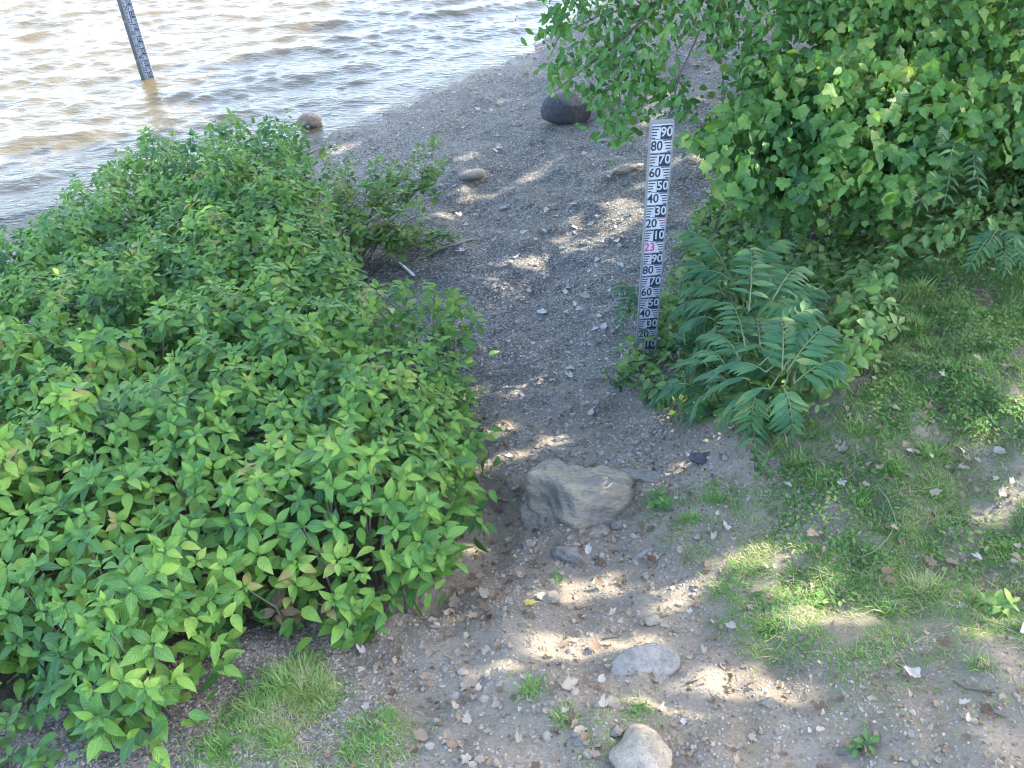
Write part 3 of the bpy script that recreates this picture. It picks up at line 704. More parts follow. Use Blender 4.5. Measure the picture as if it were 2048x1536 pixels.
for k, (lab, poly, d0, n, fb) in enumerate(VINES):
    root = empty('vine_shrub', fb, lab, 'shrub', 'vine-covered shrubs on the right bank'); p = Plant(root, LOBED + OVAL, M_vine); PLANTS.append(p)
    c = leaf_cloud(p, poly, lambda u, v: d0 + .0010 * (260 - v), int(n * 1.75), .1, .8, r, .55, .45)
    leaf_cloud(p, poly, lambda u, v: d0 + .5 + .0010 * (260 - v), n, .09, .85, r)
    if k < 3 and k != 2:
        low = [[(1385, 290), (1440, 340), (1470, 430), (1560, 450), (1680, 430), (1680, 330), (1450, 300)], [(1660, 340), (1690, 430), (1760, 450), (1830, 420), (1880, 380), (1930, 320), (1850, 300)]][k]
        leaf_cloud(p, low, lambda u, v: d0 + .12 + .0012 * (v - 260), 230, .10, .45, r, .6, .6)
    for j in r.choice(len(c), 12, replace=False):
        f = fb + np.array([r.normal(0, .15), r.normal(0, .15), 0]); f[2] = gz(f[0], f[1]) - .02; t = c[j]; mid = (f + t) / 2 + np.array([.05, .1, .25])
        link('stem', tube(np.array([f, f * .5 + mid * .5 + [0, 0, .06], mid, mid * .5 + t * .5 + [0, 0, .05], t]) - fb, .010, .003, 5).mesh('stem', M_twig if j % 2 else M_stem), root)

# ------------------------------------------------------------------ compound-leaved plants
LMESH = [t.mesh('leaflet', M_sumac) for t in LANCE]
def frond(root, base, p0, p1, sag, size, r, nleaf=8):
    p0 = np.array(p0); p1 = np.array(p1); n = nleaf * 2 + 3
    t = np.linspace(0, 1, n)[:, None]; L = np.linalg.norm(p1 - p0)
    pts_ = p0 + (p1 - p0) * t + np.array([0, 0, 1.0]) * (sag * 4 * t * (1 - t))
    fr = link('frond', tube(pts_[::2] - base, .005, .0018, 5).mesh('rachis', M_gstem), root)
    upv = np.array([0, 0, 1.0])
    for i in range(3, n):
        d = pts_[min(i + 1, n - 1)] - pts_[i - 1]; d /= np.linalg.norm(d)
        side = np.cross(d, upv); side /= np.linalg.norm(side); nn = np.cross(side, d)
        last = i == n - 1
        for s in ((0,) if last else (-1, 1)):
            if not last and i % 2 == 0: continue
            an = r.normal(1.2, .07) - .4 * (i / n)
            dv = d if s == 0 else d * math.cos(an) + side * s * math.sin(an)
            dv = dv + np.array([0, 0, -.12 + r.normal(0, .06)])
            sc = size * (math.sin(math.pi * (.2 + .66 * i / n)) ** .6) * r.uniform(.88, 1.1)
            Rm = frame(dv[None], (nn * .7 + np.array([-.1, -.35, .45]) + r.normal(0, .22, 3))[None])[0] * sc
            m = np.eye(4); m[:3, :3] = Rm; m[:3, 3] = pts_[i] - base
            link('leaflet', LMESH[r.integers(0, 3)], fr, mat4=Matrix(m.tolist()))
def compound_plant(foot, h, fronds, label, size=.17, seed=0, name='compound_leaf_plant'):
    r = np.random.default_rng(seed); b = P(*foot); root = empty(name, b, label, 'plant', 'feathery compound-leaved plants on the right bank')
    top = b + np.array([r.normal(0, .04), r.normal(0, .04), h])
    link('stem', tube(np.array([b - [0, 0, .05], b * .5 + top * .5 + r.normal(0, .02, 3), top]) - b, .012, .007, 6).mesh('stem', M_gstem), root)
    for fr_ in fronds:
        tu = fr_[-3] + (42 if len(fr_) == 6 and fr_[-3] < 1362 and fr_[-2] < 770 else 0)
        tip = P(tu, fr_[-2], fr_[-1] + .13); q0 = b + (top - b) * r.uniform(.6, 1)
        if len(fr_) == 6:
            q1 = P(fr_[0], fr_[1], fr_[2] + .15)
            link('leaf_stalk', tube(np.array([q0, (q0 + q1) / 2 + [0, 0, .03], q1]) - b, .006, .005, 5).mesh('leaf_stalk', M_gstem), root); q0 = q1
        L = np.linalg.norm(tip - q0)
        frond(root, b, q0, tip, .10 * L + .02, size, r, max(6, min(11, int(L / .043))))
        if len(fr_) == 6 and r.random() < .75:
            sh = np.array([abs(r.normal(.03, .06)), r.normal(.02, .07), -r.uniform(.08, .16)]); st = b + (top - b) * .5
            frond(root, b, q0 * .55 + st * .45 + sh * .5, tip + sh + (tip - q0) * r.uniform(-.15, .1), .10 * L + .02, size * .95, r, max(6, min(9, int(L / .05))))
    return root
compound_plant((1485, 700), .5, [(1445, 520, .62, 1365, 462, .70), (1500, 545, .75, 1566, 480, .85), (1460, 558, .62, 1328, 550, .55), (1452, 612, .5, 1318, 612, .42), (1498, 622, .72, 1498, 500, .9), (1487, 626, .6, 1590, 622, .5), (1443, 652, .5, 1352, 694, .32), (1481, 648, .55, 1406, 712, .35), (1530, 604, .5, 1590, 584, .55)],
               'large feathery compound-leaved plant in the middle of the patch right of the gauge', .185, 41)
compound_plant((1440, 690), .5, [(1440, 575, .55, 1340, 520, .62), (1450, 590, .52, 1322, 580, .46), (1430, 640, .46, 1325, 650, .38), (1460, 680, .44, 1376, 735, .28), (1500, 690, .45, 1450, 745, .3)],
               'dark feathery compound-leaved plant directly behind the near gauge', .17, 51)
compound_plant((1560, 690), .5, [(1540, 580, .62, 1530, 500, .74), (1545, 600, .6, 1610, 540, .64), (1560, 660, .5, 1625, 620, .5), (1520, 690, .5, 1500, 640, .55), (1530, 700, .45, 1470, 700, .42)],
               'feathery compound-leaved plant at the back right of the patch, against the slope', .165, 52)
compound_plant((1570, 790), .4, [(1564, 740, .5, 1562, 636, .62), (1574, 744, .45, 1652, 654, .5), (1588, 768, .38, 1672, 722, .4), (1532, 744, .42, 1420, 750, .36), (1540, 778, .34, 1456, 816, .22), (1567, 775, .34, 1585, 856, .16), (1545, 700, .4, 1590, 676, .35)],
               'feathery compound-leaved plant with pale blue-green fronds at the front right of the patch', .17, 42)
compound_plant((1400, 760), .34, [(1416, 732, .42, 1318, 738, .36), (1458, 769, .34, 1354, 764, .3), (1380, 769, .3, 1306, 802, .2), (1420, 780, .3, 1390, 830, .15), (1370, 690, .4, 1322, 668, .42)],
               'feathery compound-leaved plant at the foot of the near gauge, front left of the patch', .15, 43)
compound_plant((1470, 800), .32, [(1480, 720, .45, 1400, 680, .48), (1500, 760, .38, 1420, 790, .28), (1520, 730, .45, 1580, 700, .46), (1450, 730, .42, 1350, 720, .38), (1490, 690, .55, 1440, 610, .62), (1510, 790, .3, 1500, 850, .15)],
               'low spreading compound-leaved plant at the very front of the patch', .155, 53)
compound_plant((1255, 625), .25, [(1235, 580, .3), (1240, 650, .15), (1275, 600, .3), (1290, 650, .2)], 'little compound-leaved plant just left of the near gauge', .11, 44)
compound_plant((1560, 480), .35, [(1520, 440, .45), (1560, 420, .5), (1600, 440, .45), (1590, 490, .3), (1530, 480, .3)], 'dark feathery plant under the shrub right behind the gauge', .12, 45)
compound_plant((1870, 420), .5, [(1840, 340, .7), (1900, 320, .75), (1950, 340, .6), (1890, 400, .5), (1840, 410, .45), (1790, 370, .6), (1960, 380, .4)], 'fern-like plant on the bank under the broad shrub, beside the dark soil', .14, 46)
compound_plant((1720, 460), .4, [(1690, 400, .5), (1730, 390, .55), (1770, 420, .45), (1670, 450, .3), (1750, 470, .25)], 'fern-like plant between the broad shrub and the grassy bank', .13, 47)
compound_plant((1990, 520), .2, [(1940, 530, .15), (1970, 500, .2), (2010, 540, .15), (2040, 520, .15), (2030, 480, .2)], 'small compound-leaved plant on the bare soil at the right edge', .11, 48)

# broad-leaved low plants on the bank
LOW = [(1225, 772, 5, .09, .09, .11, 'pale broad-leaved plant at the very foot of the near gauge'), (1320, 800, 5, .085, .10, .12, 'broad-leaved plant below the near gauge, at the edge of the path'),
       (1530, 860, 5, .10, .15, .12, 'round-leaved plant at the front edge of the feathery patch'), (1430, 830, 6, .08, .14, .2, 'low leafy plant at the front of the patch beside the gravel'),
       (1600, 545, 6, .11, .25, .14, 'five-leaved creeper on the slope right of the feathery patch'), (1700, 500, 7, .12, .3, .2, 'dark broad-leaved plant at the top of the bank under the fern-like plant'),
       (1740, 690, 7, .10, .25, .2, 'light green broad-leaved plant at the edge of the grassy bank'), (1740, 750, 5, .10, .2, .16, 'broad-leaved plant where the grassy bank meets the feathery patch'),
       (1850, 480, 5, .085, .14, .15, 'creeper with spread leaves on the bank under the fern-like plant'), (1890, 460, 5, .085, .14, .15, 'creeper with spread leaves beside the dark soil'),
       (1420, 440, 6, .10, .2, .2, 'light leafy plant behind the gauge, at the edge of the beach'), (1320, 1010, 4, .07, .08, .1, 'light green weed on the soil right of the half-buried rock'),
       (1510, 945, 4, .06, .1, .1, 'yellow-green weed at the edge of the gravel below the patch'), (1735, 1500, 3, .05, .05, .05, 'tiny three-leaved weed on bare soil near the bottom right'),
       (1985, 1215, 4, .07, .07, .07, 'bright yellow-green weed on the bare soil near the right edge')]
for k, (u, v, n, s, h, sp, lab) in enumerate(LOW):
    small_plant('low_plant', u, v, n, s, h, sp, OVAL if k % 3 else LEAF, M_vine if k in (6, 7, 10, 11, 12, 14) else M_shrub2, lab, 'plant', 'low broad-leaved plants', seed=60 + k, lower=0, nw=6)

# ground cover of small leaves on the slope of the bank
def scatter(poly, n, r, vmin=None):
    u = r.uniform(min(q[0] for q in poly), max(q[0] for q in poly), n); v = r.uniform(min(q[1] for q in poly), max(q[1] for q in poly), n)
    m = inpoly(u, v, poly); return hit(u[m], v[m])
r = np.random.default_rng(71)
def scatter_even(poly, dens, r):
    """even in the world, inside a region outlined in the photograph"""
    pp = hit(np.array([float(q[0]) for q in poly]), np.array([float(q[1]) for q in poly]))[:, :2]
    a = pp.min(0); b = pp.max(0); n = int(dens * (b[0] - a[0]) * (b[1] - a[1]))
    x = r.uniform(a[0], b[0], n); y = r.uniform(a[1], b[1], n); m = inpoly(x, y, pp)
    return np.stack([x[m], y[m], gz(x[m], y[m])], -1)
PATCH = [(1320, 480), (1560, 470), (1600, 560), (1650, 640), (1670, 740), (1590, 850), (1460, 820), (1300, 800), (1290, 700)]
COVER = [(1230, 760), (1330, 600), (1370, 480), (1440, 400), (1560, 400), (1700, 440), (1860, 400), (1940, 250), (2500, 240), (2600, 560), (1900, 530), (1780, 560), (1760, 640), (1750, 740), (1680, 820), (1560, 870), (1400, 850), (1280, 800)]
c = scatter_even(COVER, 900, r); k = len(c); print('cover', k)
_u, _v, _z = proj(c); inP = inpoly(_u, _v, PATCH); c[:, 2] += np.where(inP, .01 + .12 * r.random(k), .01 + .34 * r.random(k) ** 1.3)
ph = r.uniform(0, 6.28, k); d = np.stack([np.cos(ph), np.sin(ph), r.normal(-.25, .3, k)], -1)
R = frame(d, np.array([-.35, -.5, .9]) + r.normal(0, .35, (k, 3))) * r.uniform(.05, .125, k)[:, None, None]
tag(link('ground_cover', batch('ground_cover', OVAL + LANCE, r.integers(0, 6, k), R, c, M_cover)), 'dense small-leaved ground cover on the slope right of the near gauge', 'ground cover', kind='stuff')

# ------------------------------------------------------------------ grass
BLADE = [T([(-.035, 0, 0), (.035, 0, 0), (.028, .12 + b * .3, .5), (-.028, .12 + b * .3, .5), (0, .35 + b, .9 - b * .4)], [(0, 1, 2, 3), (3, 2, 4)]) for b in (0, .15, .35, .6)]
GRASS = [  # region, blades per m2, length, clumpiness
    ([(1780, 480), (1900, 470), (2560, 560), (2560, 900), (1900, 860), (1760, 880), (1640, 900), (1700, 800), (1760, 720), (1740, 600)], 8200, 0.0385),
    ([(1640, 900), (1760, 880), (1900, 860), (2560, 900), (2560, 1180), (1880, 1200), (1700, 1210), (1500, 1230), (1430, 1180), (1500, 1080), (1580, 1000), (1560, 930)], 5200, 0.035),
    ([(1440, 1150), (1600, 1080), (2560, 1150), (2560, 1250), (1900, 1300), (1700, 1350), (1540, 1330), (1420, 1230)], 4200, 0.0315),
    ([(1480, 960), (1600, 900), (1700, 960), (1600, 1080), (1500, 1100), (1470, 1040)], 1500, 0.0315),
    ([(1270, 1000), (1430, 960), (1490, 980), (1430, 1080), (1380, 1130), (1340, 1060)], 4200, 0.035),
    ([(470, 1400), (540, 1360), (640, 1350), (690, 1400), (780, 1430), (810, 1480), (780, 1545), (380, 1545), (400, 1480)], 6500, 0.035),
    ([(545, 1340), (600, 1310), (660, 1370), (640, 1420), (550, 1400)], 9000, 0.0595),
    ([(1090, 1420), (1300, 1400), (1330, 1480), (1200, 1545), (1100, 1480)], 1500, 0.028),
    ([(1040, 1360), (1080, 1365), (1075, 1400), (1035, 1395)], 5000, 0.035),
    ([(1600, 1300), (2560, 1200), (2560, 1420), (1700, 1500)], 700, 0.0245),
    ([(750, 1410), (900, 1430), (820, 1545), (760, 1500)], 900, 0.028)]
TUFT = [(1800, 520, .16, 160), (1835, 590, .14, 160), (1830, 660, .13, 180), (1860, 700, .10, 140), (1790, 610, .14, 140), (1900, 430, .2, 160), (1960, 420, .2, 120), (2020, 480, .14, 150), (1870, 400, .2, 150), (1580, 850, .14, 90), (1620, 870, .13, 90), (1560, 900, .12, 90), (1600, 930, .11, 100),
        (1640, 960, .10, 100), (1720, 1000, .09, 110), (1790, 940, .10, 130), (1860, 910, .10, 130), (1870, 990, .09, 110), (1840, 1180, .10, 120), (1870, 1170, .09, 110), (1710, 860, .09, 120), (1900, 740, .07, 140), (1960, 730, .06, 140), (1535, 1255, .08, 110), (1770, 1220, .08, 90), (1960, 1330, .07, 80), (1950, 1200, .06, 80),
        (1060, 1380, .07, 60), (1280, 1420, .06, 60), (1130, 1440, .07, 60), (600, 1350, .12, 200), (575, 1370, .11, 200), (625, 1380, .11, 180), (500, 1420, .07, 90), (440, 1500, .07, 100), (700, 1500, .06, 100), (560, 1480, .06, 120), (780, 1435, .05, 60), (1110, 1160, .06, 40), (1380, 1040, .07, 90), (1430, 1000, .07, 90), (1960, 860, .06, 100), (2000, 1100, .07, 100)]
r = np.random.default_rng(81); gp = []; gs = []; gd = []
def pnoise(x, y, s, o): return .5 + .25 * (np.sin(s * x + 2 * np.sin(s * .7 * y + o)) + np.sin(s * 1.13 * y + 2.2 * np.sin(s * .83 * x + 1.7 * o)))
def moss_mask(poly, amt):
    pp = hit(np.array([float(q[0]) for q in poly]), np.array([float(q[1]) for q in poly]))[:, :2]
    a = pp.min(0) - .3; b = pp.max(0) + .3; m = (X > a[0]) & (X < b[0]) & (Y > a[1]) & (Y < b[1]); xs, ys = X[m], Y[m]
    jx = xs + .07 * np.sin(13 * ys + 3 * np.sin(7 * xs)); jy = ys + .07 * np.sin(12 * xs + 3 * np.sin(9 * ys))
    SURF[m, 3] = np.maximum(SURF[m, 3], amt * .8 * inpoly(jx, jy, pp) * sstep((pnoise(xs, ys, 7, 1.0) * .65 + pnoise(xs, ys, 17, 2.0) * .45 - .15) / .35))
for k, (poly, dens, ln) in enumerate(GRASS):
    moss_mask(poly, min(1, dens / 4500))
    c = scatter_even(poly, dens * 3.4, r); c[:, :2] += r.normal(0, .055, (len(c), 2)); c[:, 2] = gz(c[:, 0], c[:, 1]); w = pnoise(c[:, 0], c[:, 1], 7, 1.0) * .65 + pnoise(c[:, 0], c[:, 1], 17, 2.0) * .45
    m = r.random(len(c)) < np.clip(w * 2.5 - .62, .08, 1); c = c[m]
    gp.append(c); gs.append(ln * (.45 + 1.1 * r.random(len(c)) ** 2)); gd.append(r.uniform(.1, .85, len(c)))
for k in (0, 1, 2):
    c = scatter_even(GRASS[k][0], (8500, 6500, 4500)[k], r); c[:, :2] += r.normal(0, .06, (len(c), 2)); c[:, 2] = gz(c[:, 0], c[:, 1])
    m = r.random(len(c)) < .25 + .75 * pnoise(c[:, 0], c[:, 1], 9, 3.0); c = c[m]
    gp.append(c); gs.append(r.uniform(.012, .028, len(c))); gd.append(r.uniform(.2, 1.2, len(c)))
for (u, v, ln, n) in TUFT:
    b = P(u, v); a = r.uniform(0, 6.28, n); rr = .45 * ln * np.sqrt(r.random(n)) + .01
    c = np.stack([b[0] + rr * np.cos(a), b[1] + rr * np.sin(a), np.zeros(n)], -1); c[:, 2] = gz(c[:, 0], c[:, 1])
    gp.append(c); gs.append(ln * r.uniform(.55, 1.2, n)); gd.append(r.uniform(.1, .6, n))
gp = np.concatenate(gp); gs = np.concatenate(gs); gd = np.concatenate(gd); k = len(gp); print('grass', k)
R = rotz(r.uniform(0, 6.28, k)) @ rotx(-gd) * gs[:, None, None]
R[:, :, 0] *= np.clip(.07 / gs, .7, 2.4)[:, None]
gp[:, 2] -= .004
sp_ = np.concatenate([scatter_even([(1480, 860), (1700, 870), (1720, 960), (1600, 1010), (1440, 1000)], 1800, r), scatter_even(GRASS[1][0], 300, r), scatter_even(GRASS[0][0], 200, r), scatter_even([(1440, 1150), (1600, 1080), (2050, 1180), (2050, 1340), (1540, 1330)], 500, r)])
k_ = len(sp_); ls_ = r.uniform(.04, .13, k_); Rs_ = rotz(r.uniform(0, 6.28, k_)) @ rotx(-r.uniform(.9, 1.5, k_)) * ls_[:, None, None]; Rs_[:, :, 0] *= (.035 / ls_)[:, None] * 1.0; sp_[:, 2] += r.uniform(.002, .025, k_)
M_straw = leaf_mat('dry_straw', [(0, (.15, .12, .075)), (.5, (.25, .205, .135)), (1, (.34, .29, .2))], rib=False, trans=.1, rand_w=.9, noise_w=.2)
tag(link('dry_straw', batch('dry_straw', BLADE, r.integers(0, 4, k_), Rs_, sp_, M_straw)), 'dry straw lying along the edge of the grassy bank', 'straw', kind='stuff')
tag(link('grass', batch('grass', BLADE, r.integers(0, 4, k), R, gp, M_grass)), 'short patchy green grass on the right bank and in the foreground', 'grass', kind='stuff')
# clover-like low leaves among the grass
c = np.concatenate([scatter_even(GRASS[0][0], 2600, r), scatter_even(GRASS[1][0], 1700, r), scatter_even(GRASS[3][0], 900, r), scatter_even(GRASS[4][0], 400, r)])
m = pnoise(c[:, 0], c[:, 1], 5, .4) > .5; c = c[m]; k = len(c); c[:, 2] += r.uniform(.008, .04, k)
ph = r.uniform(0, 6.28, k); R = frame(np.stack([np.cos(ph), np.sin(ph), r.normal(.05, .25, k)], -1), np.array([0, 0, 1.0]) + r.normal(0, .25, (k, 3))) * r.uniform(.016, .04, k)[:, None, None]
tag(link('clover', batch('clover', OVAL, r.integers(0, 3, k), R, c, M_vine)), 'low clover-like leaves among the grass of the right bank', 'clover', kind='stuff')

# ------------------------------------------------------------------ gravel
r = np.random.default_rng(91)
def pebbles(poly, dens, s0, s1, r):
    c = scatter_even(poly, dens, r); k = len(c); s = s0 + (s1 - s0) * r.random(k) ** 2.2
    return c, s
BEACH = [(640, 285), (900, 170), (1060, 105), (1120, 40), (1500, 40), (1700, 200), (1480, 420), (1340, 620), (1230, 780), (1420, 850), (1480, 930), (1300, 930), (1050, 930), (900, 1080), (700, 800), (650, 450)]
c1, s1 = pebbles(BEACH, 420, .006, .021, r)
c2, s2 = pebbles([(640, 560), (1300, 460), (1260, 760), (1420, 850), (1250, 930), (960, 960), (900, 900)], 1300, .004, .014, r)
cc = np.concatenate([c1, c2]); ss = np.concatenate([s1, s2]); k = len(cc); print('gravel', k)
def pebR(s, r): 
    k = len(s); sc = np.stack([s * r.uniform(.8, 1.4, k), s * r.uniform(.7, 1.1, k), s * r.uniform(.35, .7, k)], -1)
    return rotz(r.uniform(0, 6.28, k)) @ rotx(r.normal(0, .25, k)) * sc[:, None, :]
tag(link('gravel', batch('gravel', PEB, r.integers(0, 6, k), pebR(ss, r), cc, M_peb, False)), 'dark grey gravel covering the beach and the path', 'gravel', kind='stuff')
FORE = [(0, 1400), (420, 1270), (700, 1230), (930, 1060), (1000, 900), (1450, 920), (1480, 1060), (1420, 1200), (1500, 1330), (2560, 1180), (2560, 1560), (-400, 1560), (-400, 1450)]
c1, s1 = pebbles(FORE, 3600, .0025, .010, r); c3, s3 = pebbles([(1200, 800), (1420, 840), (1560, 900), (1560, 980), (1460, 1010), (1280, 970)], 1800, .005, .02, r); c4, s4 = pebbles([(1540, 960), (1680, 960), (1680, 1090), (1540, 1090)], 1800, .006, .02, r)
c2, s2 = pebbles([(0, 1400), (420, 1270), (700, 1230), (950, 1200), (760, 1440), (400, 1560), (0, 1560)], 2500, .004, .012, r)
c5, s5 = pebbles([(1500, 1000), (1800, 600), (2560, 600), (2560, 1200), (1500, 1250)], 1100, .0025, .010, r)
cc = np.concatenate([c1, c2, c3, c4, c5]); ss = np.concatenate([s1, s2, s3, s4, s5]); k = len(cc); print('chips', k)
tag(link('stone_chips', batch('stone_chips', PEB, r.integers(0, 6, k), pebR(ss, r), cc, M_chip, False)), 'fine pale stone chips strewn over the trodden soil', 'stone chips', kind='stuff')

# ------------------------------------------------------------------ rocks
def rock(size, seed, cuts=9, sub=4, rough=.06, d0=.5, d1=.85, fr=2.2, planes=()):
    bm = bmesh.new(); bmesh.ops.create_icosphere(bm, subdivisions=sub, radius=1); r = np.random.default_rng(seed)
    pl = [(Vector(n).normalized(), d) for n, d in planes]
    for _ in range(cuts):
        n = r.normal(size=3); n /= np.linalg.norm(n); pl.append((Vector(n), r.uniform(d0, d1)))
    for n, d in pl:
        for v in bm.verts:
            e = v.co.dot(n) - d
            if e > 0: v.co -= n * e * .93
    off = Vector(r.uniform(-20, 20, 3))
    for v in bm.verts:
        q = v.co * fr + off; k = mnoise.noise(q) * rough + mnoise.noise(q * 2.7) * rough * .5 + mnoise.noise(q * 7) * rough * .22
        v.co += v.co.normalized() * k
        v.co = Vector((v.co.x * size[0], v.co.y * size[1], v.co.z * size[2]))
    me = bpy.data.meshes.new('rock'); bm.to_mesh(me); bm.free()
    me.polygons.foreach_set('use_smooth', np.full(len(me.polygons), True))
    return me
def put_rock(name, u, v, size, seed, mat, label, cat='stone', rz=0.0, sink=.3, group=None, tilt=(0, 0), **kw):
    me = rock(size, seed, **kw); me.materials.append(mat)
    b = P(u, v); o = link(name, me, loc=b + np.array([0, 0, size[2] * (1 - 2 * sink)])); o.rotation_euler = (tilt[0], tilt[1], rz)
    return tag(o, label, cat, group)
put_rock('boulder', 1133, 240, (.36, .3, .27), 3, M_bould, 'dark grey boulder lying on the gravel beach under the hanging branch', 'boulder', .2, .2, rough=.05)
put_rock('rock', 622, 262, (.19, .17, .17), 8, M_brownrock, 'brown rock at the water edge behind the farthest shrub', 'rock', .4, .15)
put_rock('half_buried_rock', 1150, 1010, (.40, .30, .30), 52, M_rock, 'large half-buried grey and tan layered rock in the middle of the path', 'rock', .16, .455, tilt=(-.06, .16), cuts=3, rough=.16, sub=5, fr=2.1, d0=.75, d1=.95,
         planes=[((-.85, -.5, .2), .70), ((.15, .3, 1), .68)])
put_rock('embedded_stone', 1195, 1068, (.09, .06, .035), 53, M_rock, 'small tan stone embedded in the soil just below the half-buried rock', 'stone', .5, .42, rough=.14)
put_rock('embedded_stone', 1240, 1052, (.06, .05, .03), 54, M_slab, 'small grey stone embedded at the lower right of the half-buried rock', 'stone', .1, .4, rough=.14)
put_rock('embedded_stone', 1060, 1092, (.05, .05, .04), 55, M_slab, 'grey stone embedded under the steep left end of the half-buried rock', 'stone', .9, .38, rough=.14)
put_rock('pointed_stone', 1300, 957, (.24, .05, .05), 14, M_rock, 'low pointed grey stone running right from the half-buried rock', 'stone', -.28, .42, rough=.1)
put_rock('slab_stone', 1142, 1115, (.14, .10, .06), 15, M_slab, 'flat grey slab stone just below the half-buried rock', 'stone', -.2, .42, d0=.45, rough=.1, cuts=12)
put_rock('slab_stone', 1290, 1332, (.16, .105, .045), 17, M_slab, 'smooth flat grey stone set in the soil, half in sunlight', 'stone', .25, .42, rough=.10, cuts=0, planes=[((0, 0, 1), .42), ((.1, -.5, 1), .5), ((-.6, .2, .8), .6)])
put_rock('pale_stone', 1285, 1525, (.115, .15, .075), 19, M_pale, 'big pale stone at the bottom edge of the photo', 'stone', .5, .40, rough=.2, cuts=2, fr=1.5, d0=.7)
put_rock('pale_stone', 1100, 1200, (.055, .045, .045), 21, M_pale, 'pale knobbly stone beside the yellow leaf', 'stone', .1, .34, rough=.15)
put_rock('slab_stone', 1290, 1110, (.095, .035, .022), 23, M_slab, 'narrow grey stone lying aslant right of the slab', 'stone', .6, .4, rough=.1)
put_rock('flat_stone', 1410, 915, (.10, .07, .03), 25, M_bould, 'square dark grey stone on the gravel below the feathery patch', 'stone', .1, .4, rough=.1)
put_rock('pale_stone', 1305, 1243, (.06, .045, .025), 27, M_pale, 'small pinkish pale stone above the smooth flat stone', 'stone', .3, .38, rough=.12)
put_rock('pale_stone', 1225, 1410, (.042, .032, .026), 29, M_pale, 'pale squarish stone in the sunlight below the smooth flat stone', 'stone', .2, .34, rough=.12)
put_rock('stone', 1232, 1465, (.036, .028, .024), 31, M_slab, 'round grey stone left of the big pale stone', 'stone', .2, .3, rough=.12)
put_rock('pale_stone', 1540, 1408, (.042, .025, .022), 33, M_pale, 'pale oval stone lit by the sun near the bottom right', 'stone', -.4, .34, rough=.12)
put_rock('stone', 1160, 1483, (.042, .028, .018), 35, M_slab, 'flat light grey stone left of the round grey stone', 'stone', .4, .3, rough=.12)
put_rock('tan_stone', 945, 352, (.17, .12, .06), 37, M_rock, 'tan stone mound on the far beach, left of the gauge', 'stone', .3, .4, rough=.14)
put_rock('tan_stone', 1248, 345, (.19, .085, .08), 39, M_pale, 'cream-coloured stone on the far beach beside the gauge top', 'stone', .15, .36, rough=.14, cuts=12)
put_rock('pale_stone', 720, 560, (.05, .05, .05), 41, M_pale, 'pale block stone at the foot of the thin yellowing shrub', 'stone', .3, .2, rough=.1)
# loose stones big enough to tell apart
r = np.random.default_rng(101)
SM = [pebtmpl(40 + i, 2).mesh('pebble', M_gpeb, True) for i in range(5)]; SP = [pebtmpl(60 + i, 2).mesh('pebble', M_ppeb, True) for i in range(4)]; SG = [pebtmpl(80 + i, 2).mesh('pebble', M_tan, True) for i in range(3)]
LOOSE = []
AREAS = [([(980, 800), (1200, 790), (1420, 880), (1440, 930), (1000, 920)], 26, .022, .045, 'on the path above the half-buried rock'),
         ([(1230, 820), (1330, 800), (1480, 880), (1460, 920), (1260, 900)], 16, .03, .055, 'at the foot of the feathery patch'),
         ([(1130, 1000), (1420, 1080), (1400, 1220), (1150, 1240)], 26, .018, .04, 'on the soil between the half-buried rock and the smooth flat stone'),
         ([(900, 1250), (1250, 1240), (1200, 1530), (850, 1530)], 40, .016, .04, 'on the trodden soil at the bottom of the path'),
         ([(930, 1060), (1050, 1090), (1060, 1240), (800, 1240)], 16, .016, .034, 'in the hollow left of the half-buried rock'),
         ([(1560, 970), (1660, 980), (1650, 1080), (1550, 1080)], 18, .018, .035, 'in the bare patch of the grassy bank'),
         ([(1350, 1370), (2040, 1380), (2040, 1530), (1380, 1530)], 22, .012, .026, 'on the bare soil in the bottom right corner'),
         ([(100, 1450), (420, 1400), (560, 1290), (680, 1270), (480, 1420), (380, 1530), (100, 1530)], 18, .014, .03, 'on the grey gravel below the lowest shrub')]
for poly, n, a, b_, where in AREAS:
    c = scatter(poly, n * 3, r)[:n]
    for q_ in c:
        kind = r.random(); ms, word = (SM, 'grey') if kind < .35 else ((SP, 'pale') if kind < .5 else (SG, 'brown'))
        s = r.uniform(a, b_) / 2 * 1.3
        o = link('pebble', ms[r.integers(0, len(ms))], loc=q_ + np.array([0, 0, s * .12]))
        o.scale = (s * r.uniform(.9, 1.4), s * r.uniform(.7, 1.1), s * r.uniform(.5, .8)); o.rotation_euler = (r.normal(0, .2), r.normal(0, .2), r.uniform(0, 6.28))
        LOOSE.append((o, q_, word, 'stone'))

